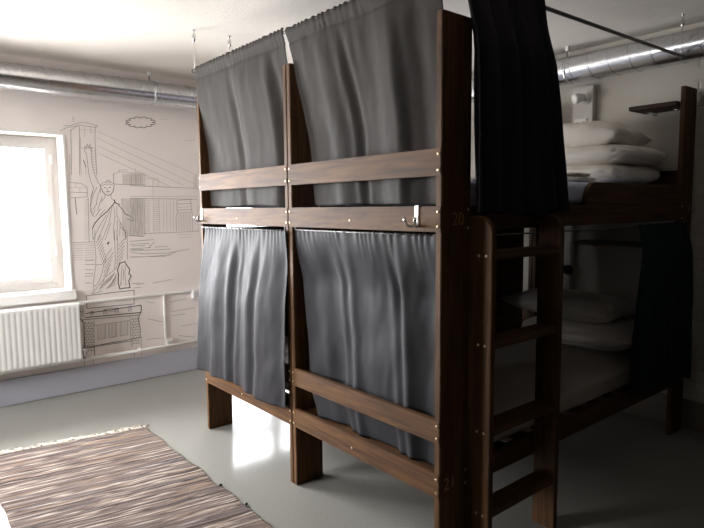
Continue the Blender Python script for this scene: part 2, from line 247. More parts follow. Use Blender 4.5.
MURAL = {'bridge_drawing':[(1,[(-0.418,1.988),(-0.368,1.995),(-0.3,2.023),(-0.245,2.022),(-0.181,2.008),(-0.194,1.994),(-0.313,2.003),(-0.366,1.964),(-0.371,1.947)]),(1,[(-0.443,1.95),(-0.396,1.978),(-0.317,1.997)]),(0,[(-0.355,2.022),(-0.352,2.059),(-0.342,2.048),(-0.347,2.023)]),(1,[(-0.37,1.964),(-0.375,1.824),(-0.383,1.635)]),(1,[(-0.309,1.997),(-0.316,1.835),(-0.326,1.636)]),(0,[(-0.274,1.996),(-0.276,1.913)]),(0,[(-0.231,2.004),(-0.232,1.949)]),(1,[(-0.196,2.002),(-0.204,1.926),(-0.205,1.842),(-0.205,1.723),(-0.205,1.64)]),(0,[(-0.315,1.968),(-0.199,1.975)]),(0,[(-0.318,1.835),(-0.242,1.838),(-0.241,1.81)]),(0,[(-0.254,1.839),(-0.201,1.842)]),(0,[(-0.306,1.911),(-0.31,1.836)]),(0,[(-0.236,1.957),(-0.199,1.96)]),(0,[(-0.235,1.815),(-0.2,1.823)]),(0,[(-0.236,1.794),(-0.201,1.803)]),(0,[(-0.237,1.774),(-0.202,1.783)]),(0,[(-0.238,1.754),(-0.203,1.762)]),(0,[(-0.239,1.734),(-0.204,1.742)]),(0,[(-0.24,1.713),(-0.205,1.721)]),(0,[(-0.241,1.693),(-0.206,1.701)]),(0,[(-0.242,1.673),(-0.207,1.681)]),(0,[(-0.243,1.652),(-0.208,1.66)]),(0,[(-0.312,1.827),(-0.315,1.727),(-0.315,1.637)]),(0,[(-0.282,1.728),(-0.283,1.638)]),(0,[(-0.185,1.967),(0.611,1.658)]),(0,[(-0.188,1.916),(0.584,1.586)]),(0,[(-0.186,1.858),(0.487,1.57)]),(0,[(-0.181,1.802),(0.369,1.56)]),(1,[(0.041,1.565),(0.611,1.55)]),(1,[(0.036,1.464),(0.599,1.459)]),(0,[(0.037,1.48),(0.6,1.482)]),(0,[(0.578,1.661),(0.571,1.558)]),(0,[(0.586,1.661),(0.579,1.558)]),(0,[(0.595,1.661),(0.588,1.558)]),(0,[(0.603,1.661),(0.596,1.558)]),(1,[(-0.399,1.581),(-0.32,1.575),(-0.278,1.545),(-0.28,1.506),(-0.396,1.509)]),(0,[(-0.401,1.543),(-0.278,1.542)]),(0,[(-0.356,1.582),(-0.358,1.544)]),(0,[(-0.33,1.541),(-0.331,1.51)]),(1,[(-0.398,1.467),(-0.282,1.475),(-0.28,1.506)]),(0,[(-0.389,1.786),(-0.395,1.589)]),(1,[(-0.275,1.467),(-0.284,1.138)]),(2,[(-0.366,1.47),(-0.364,1.405),(-0.361,1.346)]),(0,[(-0.3,1.451),(-0.274,1.455)]),(0,[(-0.301,1.434),(-0.275,1.437)]),(0,[(-0.302,1.417),(-0.275,1.42)]),(0,[(-0.303,1.4),(-0.276,1.403)]),(0,[(-0.304,1.383),(-0.277,1.386)]),(0,[(-0.305,1.366),(-0.278,1.369)]),(0,[(-0.306,1.349),(-0.279,1.352)]),(0,[(-0.307,1.332),(-0.28,1.334)]),(0,[(-0.307,1.314),(-0.281,1.317)]),(0,[(-0.308,1.297),(-0.282,1.3)]),(0,[(-0.309,1.28),(-0.282,1.283)]),(0,[(-0.31,1.263),(-0.283,1.265)]),(0,[(-0.311,1.246),(-0.284,1.248)]),(0,[(-0.312,1.229),(-0.285,1.231)]),(0,[(-0.313,1.211),(-0.286,1.214)]),(0,[(-0.313,1.194),(-0.287,1.196)]),(0,[(-0.314,1.177),(-0.288,1.179)]),(0,[(-0.315,1.16),(-0.288,1.162)]),(1,[(-0.401,1.135),(-0.246,1.136)]),(0,[(-0.399,1.12),(-0.247,1.12)]),(0,[(-0.4,1.109),(-0.33,1.108)]),(0,[(-0.318,1.106),(-0.248,1.108)]),(0,[(-0.4,1.092),(-0.331,1.091)]),(0,[(-0.319,1.089),(-0.249,1.09)]),(0,[(-0.401,1.075),(-0.331,1.074)]),(0,[(-0.32,1.072),(-0.249,1.073)]),(0,[(-0.402,1.058),(-0.332,1.057)]),(0,[(-0.321,1.054),(-0.25,1.055)]),(0,[(-0.403,1.04),(-0.333,1.039)]),(0,[(-0.321,1.037),(-0.251,1.038)]),(0,[(-0.404,1.023),(-0.334,1.022)]),(0,[(-0.322,1.02),(-0.252,1.02)]),(0,[(-0.405,1.006),(-0.335,1.005)]),(0,[(-0.323,1.003),(-0.253,1.003)])],'skyline_drawing':[(0,[(-0.086,1.651),(-0.035,1.668),(0.15,1.663)]),(0,[(-0.04,1.668),(-0.037,1.683),(0.026,1.685)]),(1,[(-0.081,1.651),(-0.084,1.575),(-0.04,1.573),(0.159,1.572)]),(0,[(-0.011,1.653),(-0.014,1.576)]),(0,[(-0.003,1.653),(-0.006,1.577)]),(0,[(0.005,1.654),(0.002,1.577)]),(0,[(0.014,1.654),(0.01,1.577)]),(0,[(0.022,1.654),(0.018,1.577)]),(0,[(0.03,1.654),(0.026,1.577)]),(0,[(0.038,1.655),(0.035,1.577)]),(0,[(0.046,1.655),(0.043,1.578)]),(0,[(0.055,1.655),(0.051,1.578)]),(0,[(0.063,1.655),(0.059,1.578)]),(0,[(0.071,1.656),(0.068,1.578)]),(0,[(0.079,1.656),(0.076,1.578)]),(0,[(0.088,1.656),(0.084,1.578)]),(0,[(0.096,1.656),(0.092,1.578)]),(0,[(0.104,1.657),(0.101,1.579)]),(0,[(0.113,1.657),(0.109,1.579)]),(0,[(0.121,1.657),(0.118,1.579)]),(0,[(0.129,1.657),(0.126,1.579)]),(0,[(0.138,1.658),(0.134,1.579)]),(0,[(0.146,1.658),(0.143,1.579)]),(0,[(-0.03,1.464),(-0.033,1.169)]),(0,[(-0.022,1.464),(-0.025,1.169)]),(0,[(-0.014,1.464),(-0.017,1.169)]),(0,[(-0.005,1.464),(-0.009,1.168)]),(0,[(0.003,1.464),(-0.001,1.168)]),(0,[(0.011,1.464),(0.008,1.168)]),(0,[(0.019,1.464),(0.016,1.167)]),(0,[(0.027,1.464),(0.024,1.167)]),(0,[(0.036,1.464),(0.032,1.167)]),(0,[(0.044,1.464),(0.041,1.167)]),(0,[(0.052,1.464),(0.049,1.166)]),(0,[(0.06,1.464),(0.057,1.166)]),(0,[(0.069,1.464),(0.066,1.166)]),(0,[(0.077,1.464),(0.074,1.165)]),(0,[(0.085,1.464),(0.082,1.165)]),(0,[(0.094,1.464),(0.091,1.165)]),(0,[(0.102,1.464),(0.099,1.164)]),(0,[(0.11,1.464),(0.108,1.164)]),(0,[(0.119,1.464),(0.116,1.164)]),(0,[(0.127,1.464),(0.124,1.163)]),(0,[(0.136,1.464),(0.133,1.163)]),(0,[(0.144,1.464),(0.141,1.163)]),(0,[(0.157,1.656),(0.16,1.567)]),(0,[(0.045,1.657),(0.172,1.657)]),(0,[(0.091,1.699),(0.089,1.659)]),(0,[(0.17,1.622),(0.267,1.622),(0.265,1.561)]),(0,[(0.224,1.613),(0.221,1.484)]),(0,[(0.045,1.649),(0.041,1.569)]),(0,[(0.058,1.649),(0.054,1.569)]),(0,[(0.071,1.649),(0.068,1.569)]),(0,[(0.085,1.65),(0.081,1.57)]),(0,[(0.098,1.65),(0.094,1.57)]),(0,[(0.111,1.651),(0.108,1.57)]),(0,[(0.125,1.651),(0.121,1.57)]),(0,[(0.138,1.651),(0.135,1.571)]),(0,[(0.039,1.461),(0.026,1.178)]),(0,[(0.052,1.461),(0.04,1.178)]),(0,[(0.066,1.461),(0.053,1.177)]),(0,[(0.079,1.461),(0.066,1.177)]),(0,[(0.092,1.461),(0.08,1.176)]),(0,[(0.106,1.461),(0.093,1.176)]),(0,[(0.119,1.461),(0.107,1.175)]),(0,[(0.133,1.461),(0.12,1.175)]),(0,[(0.151,1.461),(0.139,1.185)]),(0,[(0.22,1.461),(0.212,1.187)]),(0,[(0.267,1.462),(0.265,1.188)]),(0,[(0.155,1.451),(0.193,1.442)]),(0,[(0.155,1.436),(0.192,1.427)]),(0,[(0.154,1.421),(0.192,1.411)]),(0,[(0.153,1.406),(0.191,1.396)]),(0,[(0.153,1.39),(0.191,1.381)]),(0,[(0.152,1.375),(0.19,1.366)]),(0,[(0.151,1.36),(0.189,1.351)]),(0,[(0.151,1.345),(0.189,1.336)]),(0,[(0.15,1.33),(0.188,1.32)]),(0,[(0.149,1.315),(0.187,1.305)]),(0,[(0.149,1.3),(0.187,1.29)]),(0,[(0.148,1.285),(0.186,1.275)]),(0,[(0.147,1.27),(0.185,1.259)]),(0,[(0.147,1.254),(0.185,1.244)]),(0,[(0.146,1.239),(0.184,1.229)]),(0,[(0.145,1.224),(0.183,1.214)]),(0,[(0.145,1.209),(0.183,1.198)]),(0,[(0.229,1.451),(0.269,1.448)]),(0,[(0.228,1.436),(0.269,1.433)]),(0,[(0.228,1.42),(0.268,1.417)]),(0,[(0.227,1.405),(0.268,1.402)]),(0,[(0.226,1.39),(0.267,1.387)]),(0,[(0.226,1.375),(0.266,1.371)]),(0,[(0.225,1.359),(0.266,1.356)]),(0,[(0.225,1.344),(0.265,1.341)]),(0,[(0.224,1.329),(0.264,1.325)]),(0,[(0.223,1.314),(0.264,1.31)]),(0,[(0.223,1.298),(0.263,1.294)]),(0,[(0.222,1.283),(0.262,1.279)]),(0,[(0.221,1.268),(0.262,1.264)]),(0,[(0.221,1.252),(0.261,1.248)]),(0,[(0.22,1.237),(0.26,1.233)]),(0,[(0.219,1.222),(0.26,1.218)]),(0,[(0.219,1.206),(0.259,1.202)]),(0,[(0.303,1.446),(0.294,1.199)]),(0,[(0.331,1.446),(0.323,1.198)]),(0,[(0.36,1.446),(0.351,1.198)]),(0,[(0.389,1.446),(0.381,1.197)]),(1,[(0.415,1.446),(0.419,1.353),(0.406,1.314),(0.405,1.191)]),(1,[(0.539,1.451),(0.544,1.359),(0.554,1.311),(0.547,1.191)]),(1,[(0.423,1.451),(0.543,1.456)]),(1,[(0.422,1.42),(0.542,1.424)]),(0,[(0.421,1.392),(0.541,1.396)]),(1,[(0.42,1.368),(0.54,1.372)]),(1,[(0.419,1.345),(0.539,1.348)]),(0,[(0.432,1.337),(0.423,1.2)]),(0,[(0.445,1.336),(0.436,1.199)]),(0,[(0.458,1.336),(0.45,1.199)]),(0,[(0.471,1.336),(0.463,1.199)]),(0,[(0.485,1.336),(0.476,1.198)]),(0,[(0.498,1.336),(0.489,1.198)]),(0,[(0.512,1.336),(0.503,1.197)]),(0,[(0.525,1.335),(0.516,1.197)]),(0,[(0.538,1.335),(0.53,1.196)]),(0,[(0.599,1.459),(0.594,1.19)]),(1,[(0.136,1.185),(0.405,1.185),(0.615,1.19)]),(0,[(0.412,1.164),(0.537,1.167)]),(0,[(0.427,1.137),(0.536,1.143)]),(1,[(0.023,1.174),(0.13,1.159)])],'cloud_drawing':[(2,[(0.236,2.068),(0.256,2.066),(0.262,2.063),(0.261,2.059),(0.256,2.055),(0.246,2.052),(0.223,2.051),(0.223,2.051),(0.236,2.045),(0.234,2.041),(0.229,2.037),(0.219,2.034),(0.207,2.033),(0.189,2.036),(0.189,2.036),(0.19,2.028),(0.183,2.024),(0.174,2.021),(0.163,2.02),(0.153,2.021),(0.144,2.028),(0.144,2.028),(0.134,2.02),(0.123,2.017),(0.113,2.016),(0.103,2.017),(0.097,2.02),(0.099,2.028),(0.099,2.028),(0.081,2.023),(0.069,2.022),(0.061,2.023),(0.055,2.026),(0.055,2.03),(0.067,2.038),(0.067,2.038),(0.046,2.035),(0.036,2.037),(0.032,2.04),(0.031,2.044),(0.037,2.048),(0.056,2.053),(0.056,2.053),(0.037,2.055),(0.032,2.058),(0.033,2.062),(0.038,2.065),(0.047,2.069),(0.069,2.07),(0.069,2.07),(0.057,2.075),(0.058,2.08),(0.063,2.083),(0.072,2.086),(0.084,2.088),(0.101,2.085),(0.101,2.085),(0.1,2.092),(0.107,2.097),(0.116,2.099),(0.127,2.1),(0.137,2.099),(0.146,2.093),(0.146,2.093),(0.156,2.101),(0.167,2.104),(0.178,2.105),(0.187,2.104),(0.194,2.101),(0.192,2.093),(0.192,2.093),(0.21,2.099),(0.222,2.1),(0.231,2.098),(0.237,2.096),(0.238,2.091),(0.225,2.084),(0.225,2.084),(0.247,2.086),(0.257,2.085),(0.262,2.082),(0.262,2.078),(0.257,2.073),(0.236,2.068)])],'bird_drawing':[(0,[(0.3,2.098),(0.329,2.106),(0.345,2.096),(0.368,2.109)])],'gull_drawing':[(0,[(0.501,1.943),(0.537,1.951),(0.555,1.939),(0.598,1.961)])],'water_drawing':[(1,[(0.021,1.126),(0.211,1.133)]),(1,[(0.02,1.104),(0.171,1.104)]),(1,[(0.162,1.066),(0.218,1.117)]),(1,[(0.018,1.066),(0.185,1.07)]),(1,[(0.017,1.051),(0.35,1.049)]),(1,[(0.216,1.071),(0.327,1.073)]),(1,[(0.349,1.02),(0.507,1.04)]),(1,[(0.106,1.023),(0.39,1.015)]),(1,[(0.015,1.003),(0.308,0.991)]),(1,[(0.276,0.998),(0.348,1.002)]),(1,[(0.187,0.78),(0.35,0.795)]),(1,[(0.127,0.633),(0.193,0.615)]),(1,[(0.315,0.607),(0.471,0.62)]),(1,[(0.339,0.525),(0.54,0.534)]),(1,[(0.134,0.491),(0.254,0.449)]),(1,[(0.338,0.492),(0.457,0.491)]),(1,[(0.413,0.391),(0.579,0.396)]),(1,[(0.114,0.323),(0.262,0.314)]),(1,[(0.387,0.315),(0.53,0.279)]),(1,[(0.17,0.998),(0.359,1.0)]),(1,[(0.056,0.779),(0.121,0.784)]),(1,[(-0.321,0.995),(-0.254,0.995)]),(1,[(-0.322,0.965),(-0.254,0.964)]),(1,[(-0.324,0.927),(-0.26,0.922)]),(1,[(-0.326,0.897),(-0.267,0.896)]),(1,[(-0.327,0.877),(-0.27,0.877)]),(1,[(-0.329,0.827),(-0.282,0.822)]),(1,[(0.03,1.09),(0.138,1.087)]),(1,[(0.029,1.064),(0.123,1.056)]),(1,[(0.027,1.036),(0.111,1.027)]),(1,[(0.031,1.001),(0.134,0.998)]),(1,[(0.027,0.789),(0.079,0.79)]),(1,[(0.035,0.753),(0.088,0.756)])],'statue_drawing':[(1,[(-0.27,1.793),(-0.266,1.734),(-0.262,1.66),(-0.251,1.594),(-0.232,1.542),(-0.253,1.482),(-0.262,1.414),(-0.253,1.354)]),(1,[(-0.237,1.802),(-0.234,1.728),(-0.22,1.647),(-0.198,1.587),(-0.178,1.554)]),(2,[(-0.294,1.748),(-0.287,1.719),(-0.278,1.697)]),(1,[(-0.27,1.793),(-0.286,1.822),(-0.277,1.852),(-0.268,1.83),(-0.262,1.867),(-0.253,1.839),(-0.241,1.869),(-0.243,1.832),(-0.228,1.847),(-0.237,1.802)]),(2,[(-0.174,1.538),(-0.166,1.513),(-0.147,1.493),(-0.128,1.487),(-0.108,1.494),(-0.09,1.519),(-0.085,1.548)]),(1,[(-0.177,1.538),(-0.186,1.558),(-0.167,1.581),(-0.138,1.589),(-0.104,1.588),(-0.081,1.575),(-0.079,1.55)]),(1,[(-0.17,1.561),(-0.148,1.571),(-0.109,1.574),(-0.088,1.562)]),(1,[(-0.138,1.589),(-0.132,1.601),(-0.116,1.604),(-0.108,1.59)]),(1,[(-0.176,1.558),(-0.185,1.533),(-0.183,1.508)]),(2,[(-0.156,1.547),(-0.143,1.546)]),(2,[(-0.12,1.548),(-0.106,1.55)]),(1,[(-0.132,1.541),(-0.135,1.527),(-0.127,1.526)]),(2,[(-0.141,1.516),(-0.13,1.513),(-0.118,1.517)]),(1,[(-0.152,1.488),(-0.159,1.463),(-0.184,1.438)]),(1,[(-0.113,1.489),(-0.105,1.463),(-0.084,1.443)]),(3,[(-0.083,1.453),(-0.082,1.436),(-0.108,1.402),(-0.144,1.362),(-0.2,1.317),(-0.235,1.278),(-0.256,1.238)]),(3,[(-0.084,1.433),(-0.045,1.415)]),(1,[(-0.208,1.548),(-0.239,1.488),(-0.256,1.428),(-0.264,1.368),(-0.238,1.323)]),(1,[(-0.189,1.528),(-0.212,1.458),(-0.219,1.418)]),(1,[(-0.172,1.478),(-0.2,1.408),(-0.212,1.368)]),(1,[(-0.238,1.518),(-0.254,1.468)]),(1,[(-0.23,1.378),(-0.252,1.333)]),(1,[(-0.187,1.388),(-0.228,1.328)]),(1,[(-0.158,1.377),(-0.199,1.332)]),(1,[(-0.213,1.428),(-0.245,1.378)]),(2,[(-0.057,1.412),(-0.024,1.376),(-0.01,1.345),(0.015,1.332)]),(1,[(0.015,1.332),(0.04,1.321),(0.062,1.3),(0.055,1.288),(0.034,1.292),(0.007,1.307)]),(1,[(-0.058,1.299),(-0.025,1.231),(-0.011,1.2),(-0.014,1.139)]),(1,[(-0.053,1.248),(-0.016,1.21)]),(1,[(-0.092,1.407),(-0.086,1.326),(-0.101,1.234),(-0.1,1.143)]),(1,[(-0.068,1.407),(-0.071,1.325),(-0.057,1.304)]),(1,[(-0.108,1.387),(-0.133,1.275),(-0.189,1.147)]),(1,[(-0.124,1.367),(-0.163,1.276),(-0.222,1.148)]),(1,[(-0.15,1.337),(-0.213,1.237),(-0.256,1.15)]),(1,[(-0.068,1.294),(-0.08,1.142)]),(1,[(-0.119,1.275),(-0.169,1.146)]),(1,[(-0.256,1.238),(-0.256,1.15)]),(1,[(-0.049,1.273),(-0.057,1.17)]),(1,[(-0.238,1.225),(-0.245,1.124),(-0.241,1.023),(-0.246,0.96),(-0.203,0.957),(-0.177,0.988),(-0.16,1.028),(-0.123,1.077)]),(1,[(-0.244,0.957),(-0.26,0.881),(-0.273,0.811),(-0.259,0.795),(-0.229,0.828),(-0.201,0.897),(-0.188,0.956)]),(1,[(-0.274,0.796),(-0.265,0.78),(-0.286,0.739)]),(3,[(-0.153,1.117),(-0.14,1.129),(-0.149,1.111)]),(1,[(-0.096,1.22),(-0.097,1.097),(-0.099,0.993),(-0.109,0.911)]),(1,[(-0.076,1.22),(-0.076,1.116),(-0.09,0.93),(-0.111,0.911),(-0.183,0.855),(-0.235,0.797),(-0.276,0.74)]),(1,[(-0.0,1.217),(-0.001,1.102),(-0.008,0.982)]),(1,[(-0.016,1.218),(-0.008,1.155)]),(1,[(-0.197,1.183),(-0.236,1.124)]),(1,[(-0.193,1.16),(-0.231,1.101)]),(1,[(-0.189,1.138),(-0.225,1.078)]),(1,[(-0.185,1.115),(-0.219,1.056)]),(1,[(-0.181,1.093),(-0.214,1.033)]),(1,[(-0.178,1.07),(-0.208,1.01)]),(1,[(-0.174,1.047),(-0.202,0.987)]),(1,[(-0.17,1.024),(-0.196,0.965)]),(1,[(-0.166,1.002),(-0.191,0.942)]),(1,[(-0.019,1.155),(-0.072,1.095)]),(1,[(-0.023,1.126),(-0.074,1.066)]),(1,[(-0.027,1.097),(-0.075,1.037)]),(1,[(-0.032,1.068),(-0.076,1.008)]),(1,[(-0.036,1.039),(-0.078,0.979)]),(1,[(-0.041,1.01),(-0.079,0.95)]),(1,[(-0.107,0.89),(-0.145,0.831)]),(1,[(-0.122,0.879),(-0.157,0.82)]),(1,[(-0.136,0.867),(-0.17,0.81)]),(1,[(-0.151,0.856),(-0.182,0.8)]),(1,[(-0.165,0.845),(-0.194,0.79)]),(1,[(-0.179,0.834),(-0.207,0.779)]),(1,[(-0.194,0.823),(-0.219,0.769)]),(1,[(-0.208,0.811),(-0.231,0.759)]),(1,[(-0.092,0.878),(-0.136,0.809)]),(1,[(-0.095,0.862),(-0.144,0.8)]),(1,[(-0.098,0.845),(-0.153,0.792)]),(1,[(-0.101,0.829),(-0.161,0.783)]),(1,[(-0.104,0.812),(-0.169,0.775)]),(1,[(-0.106,0.796),(-0.178,0.766)]),(1,[(-0.11,1.046),(-0.178,0.967)]),(1,[(-0.119,1.015),(-0.183,0.932)]),(1,[(-0.128,0.985),(-0.189,0.896)]),(1,[(-0.138,0.954),(-0.195,0.861)]),(1,[(-0.147,0.924),(-0.2,0.825)]),(3,[(-0.066,0.958),(-0.027,0.97),(-0.01,0.935),(0.009,0.902),(-0.001,0.871),(0.017,0.854),(-0.004,0.813),(0.004,0.759),(-0.037,0.76),(-0.076,0.756),(-0.086,0.805),(-0.081,0.867),(-0.086,0.909),(-0.066,0.958)]),(1,[(-0.049,0.938),(-0.058,0.865),(-0.067,0.782)]),(1,[(-0.023,0.946),(-0.032,0.873),(-0.026,0.778)]),(1,[(-0.04,0.906),(-0.046,0.822)])],'pedestal_drawing':[(2,[(-0.328,0.721),(-0.324,0.728),(-0.071,0.735),(0.035,0.735),(0.03,0.625)]),(2,[(-0.325,0.72),(-0.326,0.631)]),(2,[(-0.326,0.631),(0.03,0.625)]),(1,[(-0.28,0.735),(-0.207,0.755)]),(3,[(-0.38,0.593),(-0.379,0.564),(-0.353,0.525),(-0.358,0.344),(-0.347,0.272)]),(3,[(-0.38,0.587),(-0.304,0.595),(-0.181,0.598),(-0.077,0.603),(0.084,0.609),(0.086,0.571),(0.077,0.542)]),(3,[(-0.379,0.564),(0.078,0.55)]),(2,[(-0.371,0.548),(0.068,0.53)]),(2,[(0.077,0.542),(0.055,0.507),(0.07,0.425),(0.067,0.35)]),(2,[(-0.299,0.573),(-0.298,0.604),(-0.283,0.604),(-0.284,0.575)]),(2,[(-0.205,0.572),(-0.203,0.605),(-0.188,0.606),(-0.189,0.573)]),(2,[(-0.114,0.57),(-0.112,0.607),(-0.096,0.607),(-0.097,0.571)]),(2,[(-0.014,0.568),(-0.012,0.608),(0.004,0.609),(0.003,0.569)]),(1,[(-0.186,0.61),(-0.121,0.611),(-0.122,0.585),(-0.182,0.586)]),(1,[(-0.279,0.533),(-0.289,0.333)]),(1,[(-0.008,0.528),(-0.009,0.349)]),(1,[(-0.276,0.491),(-0.005,0.497)]),(1,[(-0.254,0.492),(-0.259,0.382),(-0.203,0.382),(-0.198,0.492),(-0.254,0.492)]),(0,[(-0.245,0.487),(-0.25,0.389)]),(0,[(-0.235,0.486),(-0.24,0.387)]),(0,[(-0.225,0.484),(-0.23,0.386)]),(0,[(-0.215,0.483),(-0.22,0.384)]),(0,[(-0.205,0.481),(-0.21,0.383)]),(1,[(-0.172,0.493),(-0.178,0.382),(-0.12,0.382),(-0.115,0.494),(-0.172,0.493)]),(0,[(-0.164,0.489),(-0.168,0.389)]),(0,[(-0.153,0.487),(-0.158,0.388)]),(0,[(-0.143,0.486),(-0.148,0.386)]),(0,[(-0.133,0.484),(-0.137,0.385)]),(0,[(-0.122,0.483),(-0.127,0.383)]),(1,[(-0.085,0.495),(-0.09,0.383),(-0.031,0.383),(-0.026,0.496),(-0.085,0.495)]),(0,[(-0.076,0.49),(-0.08,0.39)]),(0,[(-0.065,0.489),(-0.07,0.388)]),(0,[(-0.054,0.488),(-0.059,0.387)]),(0,[(-0.044,0.486),(-0.049,0.385)]),(0,[(-0.033,0.485),(-0.038,0.384)]),(2,[(-0.371,0.337),(-0.284,0.335),(-0.004,0.343),(0.079,0.346)]),(2,[(-0.359,0.327),(-0.005,0.33)]),(1,[(-0.355,0.344),(-0.366,0.192)]),(2,[(-0.289,0.331),(-0.287,0.261)]),(1,[(-0.004,0.336),(-0.003,0.284)]),(1,[(0.072,0.343),(0.073,0.268)]),(2,[(-0.387,0.249),(-0.321,0.255)]),(1,[(-0.299,0.251),(-0.3,0.186)]),(1,[(0.013,0.247),(0.013,0.197)]),(1,[(0.072,0.256),(0.07,0.2)]),(1,[(-0.351,0.517),(-0.28,0.512)]),(1,[(-0.341,0.515),(-0.34,0.534)]),(1,[(-0.319,0.513),(-0.318,0.531)]),(1,[(-0.297,0.51),(-0.296,0.528)]),(1,[(-0.352,0.496),(-0.282,0.491)]),(1,[(-0.332,0.493),(-0.331,0.512)]),(1,[(-0.31,0.49),(-0.309,0.509)]),(1,[(-0.288,0.487),(-0.287,0.506)]),(1,[(-0.353,0.475),(-0.283,0.47)]),(1,[(-0.343,0.474),(-0.342,0.492)]),(1,[(-0.321,0.47),(-0.32,0.489)]),(1,[(-0.299,0.467),(-0.298,0.486)]),(1,[(-0.355,0.454),(-0.284,0.449)]),(1,[(-0.334,0.451),(-0.333,0.47)]),(1,[(-0.312,0.448),(-0.311,0.467)]),(1,[(-0.29,0.445),(-0.29,0.464)]),(1,[(-0.356,0.433),(-0.285,0.427)]),(1,[(-0.345,0.432),(-0.344,0.45)]),(1,[(-0.323,0.428),(-0.322,0.447)]),(1,[(-0.301,0.425),(-0.3,0.444)]),(1,[(-0.357,0.412),(-0.286,0.406)]),(1,[(-0.336,0.409),(-0.335,0.428)]),(1,[(-0.314,0.406),(-0.313,0.425)]),(1,[(-0.293,0.403),(-0.292,0.421)]),(1,[(-0.358,0.391),(-0.287,0.385)]),(1,[(-0.347,0.39),(-0.346,0.408)]),(1,[(-0.325,0.386),(-0.324,0.405)]),(1,[(-0.303,0.383),(-0.303,0.402)]),(1,[(-0.359,0.37),(-0.288,0.364)]),(1,[(-0.338,0.367),(-0.337,0.386)]),(1,[(-0.317,0.364),(-0.316,0.382)]),(1,[(-0.295,0.36),(-0.294,0.379)]),(1,[(-0.36,0.349),(-0.289,0.343)]),(1,[(-0.349,0.348),(-0.348,0.366)]),(1,[(-0.327,0.344),(-0.326,0.363)]),(1,[(-0.306,0.341),(-0.305,0.359)]),(1,[(-0.361,0.328),(-0.29,0.321)]),(1,[(-0.34,0.325),(-0.339,0.344)]),(1,[(-0.319,0.321),(-0.318,0.34)]),(1,[(-0.297,0.318),(-0.296,0.337)]),(1,[(-0.362,0.307),(-0.291,0.3)]),(1,[(-0.351,0.305),(-0.35,0.324)]),(1,[(-0.33,0.302),(-0.329,0.321)]),(1,[(-0.308,0.298),(-0.307,0.317)]),(1,[(-0.002,0.502),(0.071,0.503)]),(1,[(0.01,0.504),(0.011,0.523)]),(1,[(0.032,0.502),(0.033,0.52)]),(1,[(0.054,0.499),(0.054,0.517)]),(1,[(-0.003,0.48),(0.07,0.481)]),(1,[(0.019,0.481),(0.02,0.5)]),(1,[(0.041,0.478),(0.041,0.497)]),(1,[(0.062,0.475),(0.063,0.494)]),(1,[(-0.004,0.458),(0.069,0.458)]),(1,[(0.008,0.46),(0.009,0.479)]),(1,[(0.03,0.457),(0.031,0.476)]),(1,[(0.052,0.454),(0.053,0.473)]),(1,[(-0.005,0.436),(0.068,0.436)]),(1,[(0.017,0.437),(0.018,0.455)]),(1,[(0.039,0.434),(0.039,0.452)]),(1,[(0.06,0.431),(0.061,0.449)]),(1,[(-0.006,0.414),(0.067,0.414)]),(1,[(0.006,0.416),(0.007,0.435)]),(1,[(0.028,0.413),(0.029,0.432)]),(1,[(0.05,0.41),(0.051,0.429)]),(1,[(-0.007,0.392),(0.066,0.392)]),(1,[(0.015,0.393),(0.016,0.411)]),(1,[(0.037,0.39),(0.037,0.408)]),(1,[(0.058,0.386),(0.059,0.405)]),(1,[(-0.008,0.37),(0.065,0.369)]),(1,[(0.004,0.372),(0.005,0.391)]),(1,[(0.026,0.369),(0.027,0.387)]),(1,[(0.048,0.366),(0.049,0.384)]),(1,[(-0.009,0.348),(0.064,0.347)]),(1,[(0.013,0.349),(0.014,0.367)]),(1,[(0.035,0.345),(0.035,0.364)]),(1,[(0.056,0.342),(0.057,0.361)]),(1,[(-0.01,0.326),(0.063,0.325)]),(1,[(0.002,0.328),(0.003,0.346)]),(1,[(0.024,0.325),(0.025,0.343)]),(1,[(0.046,0.321),(0.047,0.34)]),(1,[(-0.011,0.304),(0.062,0.302)]),(1,[(0.011,0.304),(0.012,0.323)]),(1,[(0.033,0.301),(0.034,0.319)]),(1,[(0.054,0.297),(0.055,0.316)])]}

# ================================================================== SETTING
struct(box('floor', (XB, YF, -.1), (XE+.2, YW+.3, 0), M_FLOOR, bev=0))
struct(box('ceiling', (XB, YF, ZC), (XE+.2, YW+.3, ZC+.1), M_CEIL, bev=0))
def wall_with_holes():
    bm = bmesh.new(); y0, y1 = YW, YW+.3; e = XB
    for a, b, z0, z1 in sorted(WINS):
        box_bm(bm, (e, y0, 0), (a, y1, ZC)); box_bm(bm, (a, y0, 0), (b, y1, z0)); box_bm(bm, (a, y0, z1), (b, y1, ZC)); e = b
    box_bm(bm, (e, y0, 0), (XE+.2, y1, ZC))
    return from_bm('wall_left', bm, M_WALL)
struct(wall_with_holes())
struct(box('wall_right', (XE, YF, 0), (XE+.2, YW, ZC), M_BRICK, bev=0))
bm = bmesh.new(); a0, a1, b0, b1 = ADDED_WIN
box_bm(bm, (XB-.2, YF, 0), (XB, a0, ZC)); box_bm(bm, (XB-.2, a1, 0), (XB, YW+.3, ZC)); box_bm(bm, (XB-.2, a0, 0), (XB, a1, b0)); box_bm(bm, (XB-.2, a0, b1), (XB, a1, ZC))
struct(from_bm('wall_back', bm, M_WALL))
fr_ = struct(empty('window_3', (XB-.12, a0, b0))); bm = bmesh.new(); W_, H_ = a1-a0, b1-b0  # added out of view to light the foot ends and mural wall
for q in ((0, 0, .07, H_), (W_-.07, 0, W_, H_), (.07, 0, W_-.07, .07), (.07, H_-.07, W_-.07, H_), (W_/2-.03, .07, W_/2+.03, H_-.07)):
    box_bm(bm, (-.03, q[0], q[1]), (.03, q[2], q[3]), .004)
from_bm('window_frame', bm, M_FRAME, fr_); box('window_pane', (-.003, .06, .06), (.003, W_-.06, H_-.06), M_GLASS, fr_, 0)
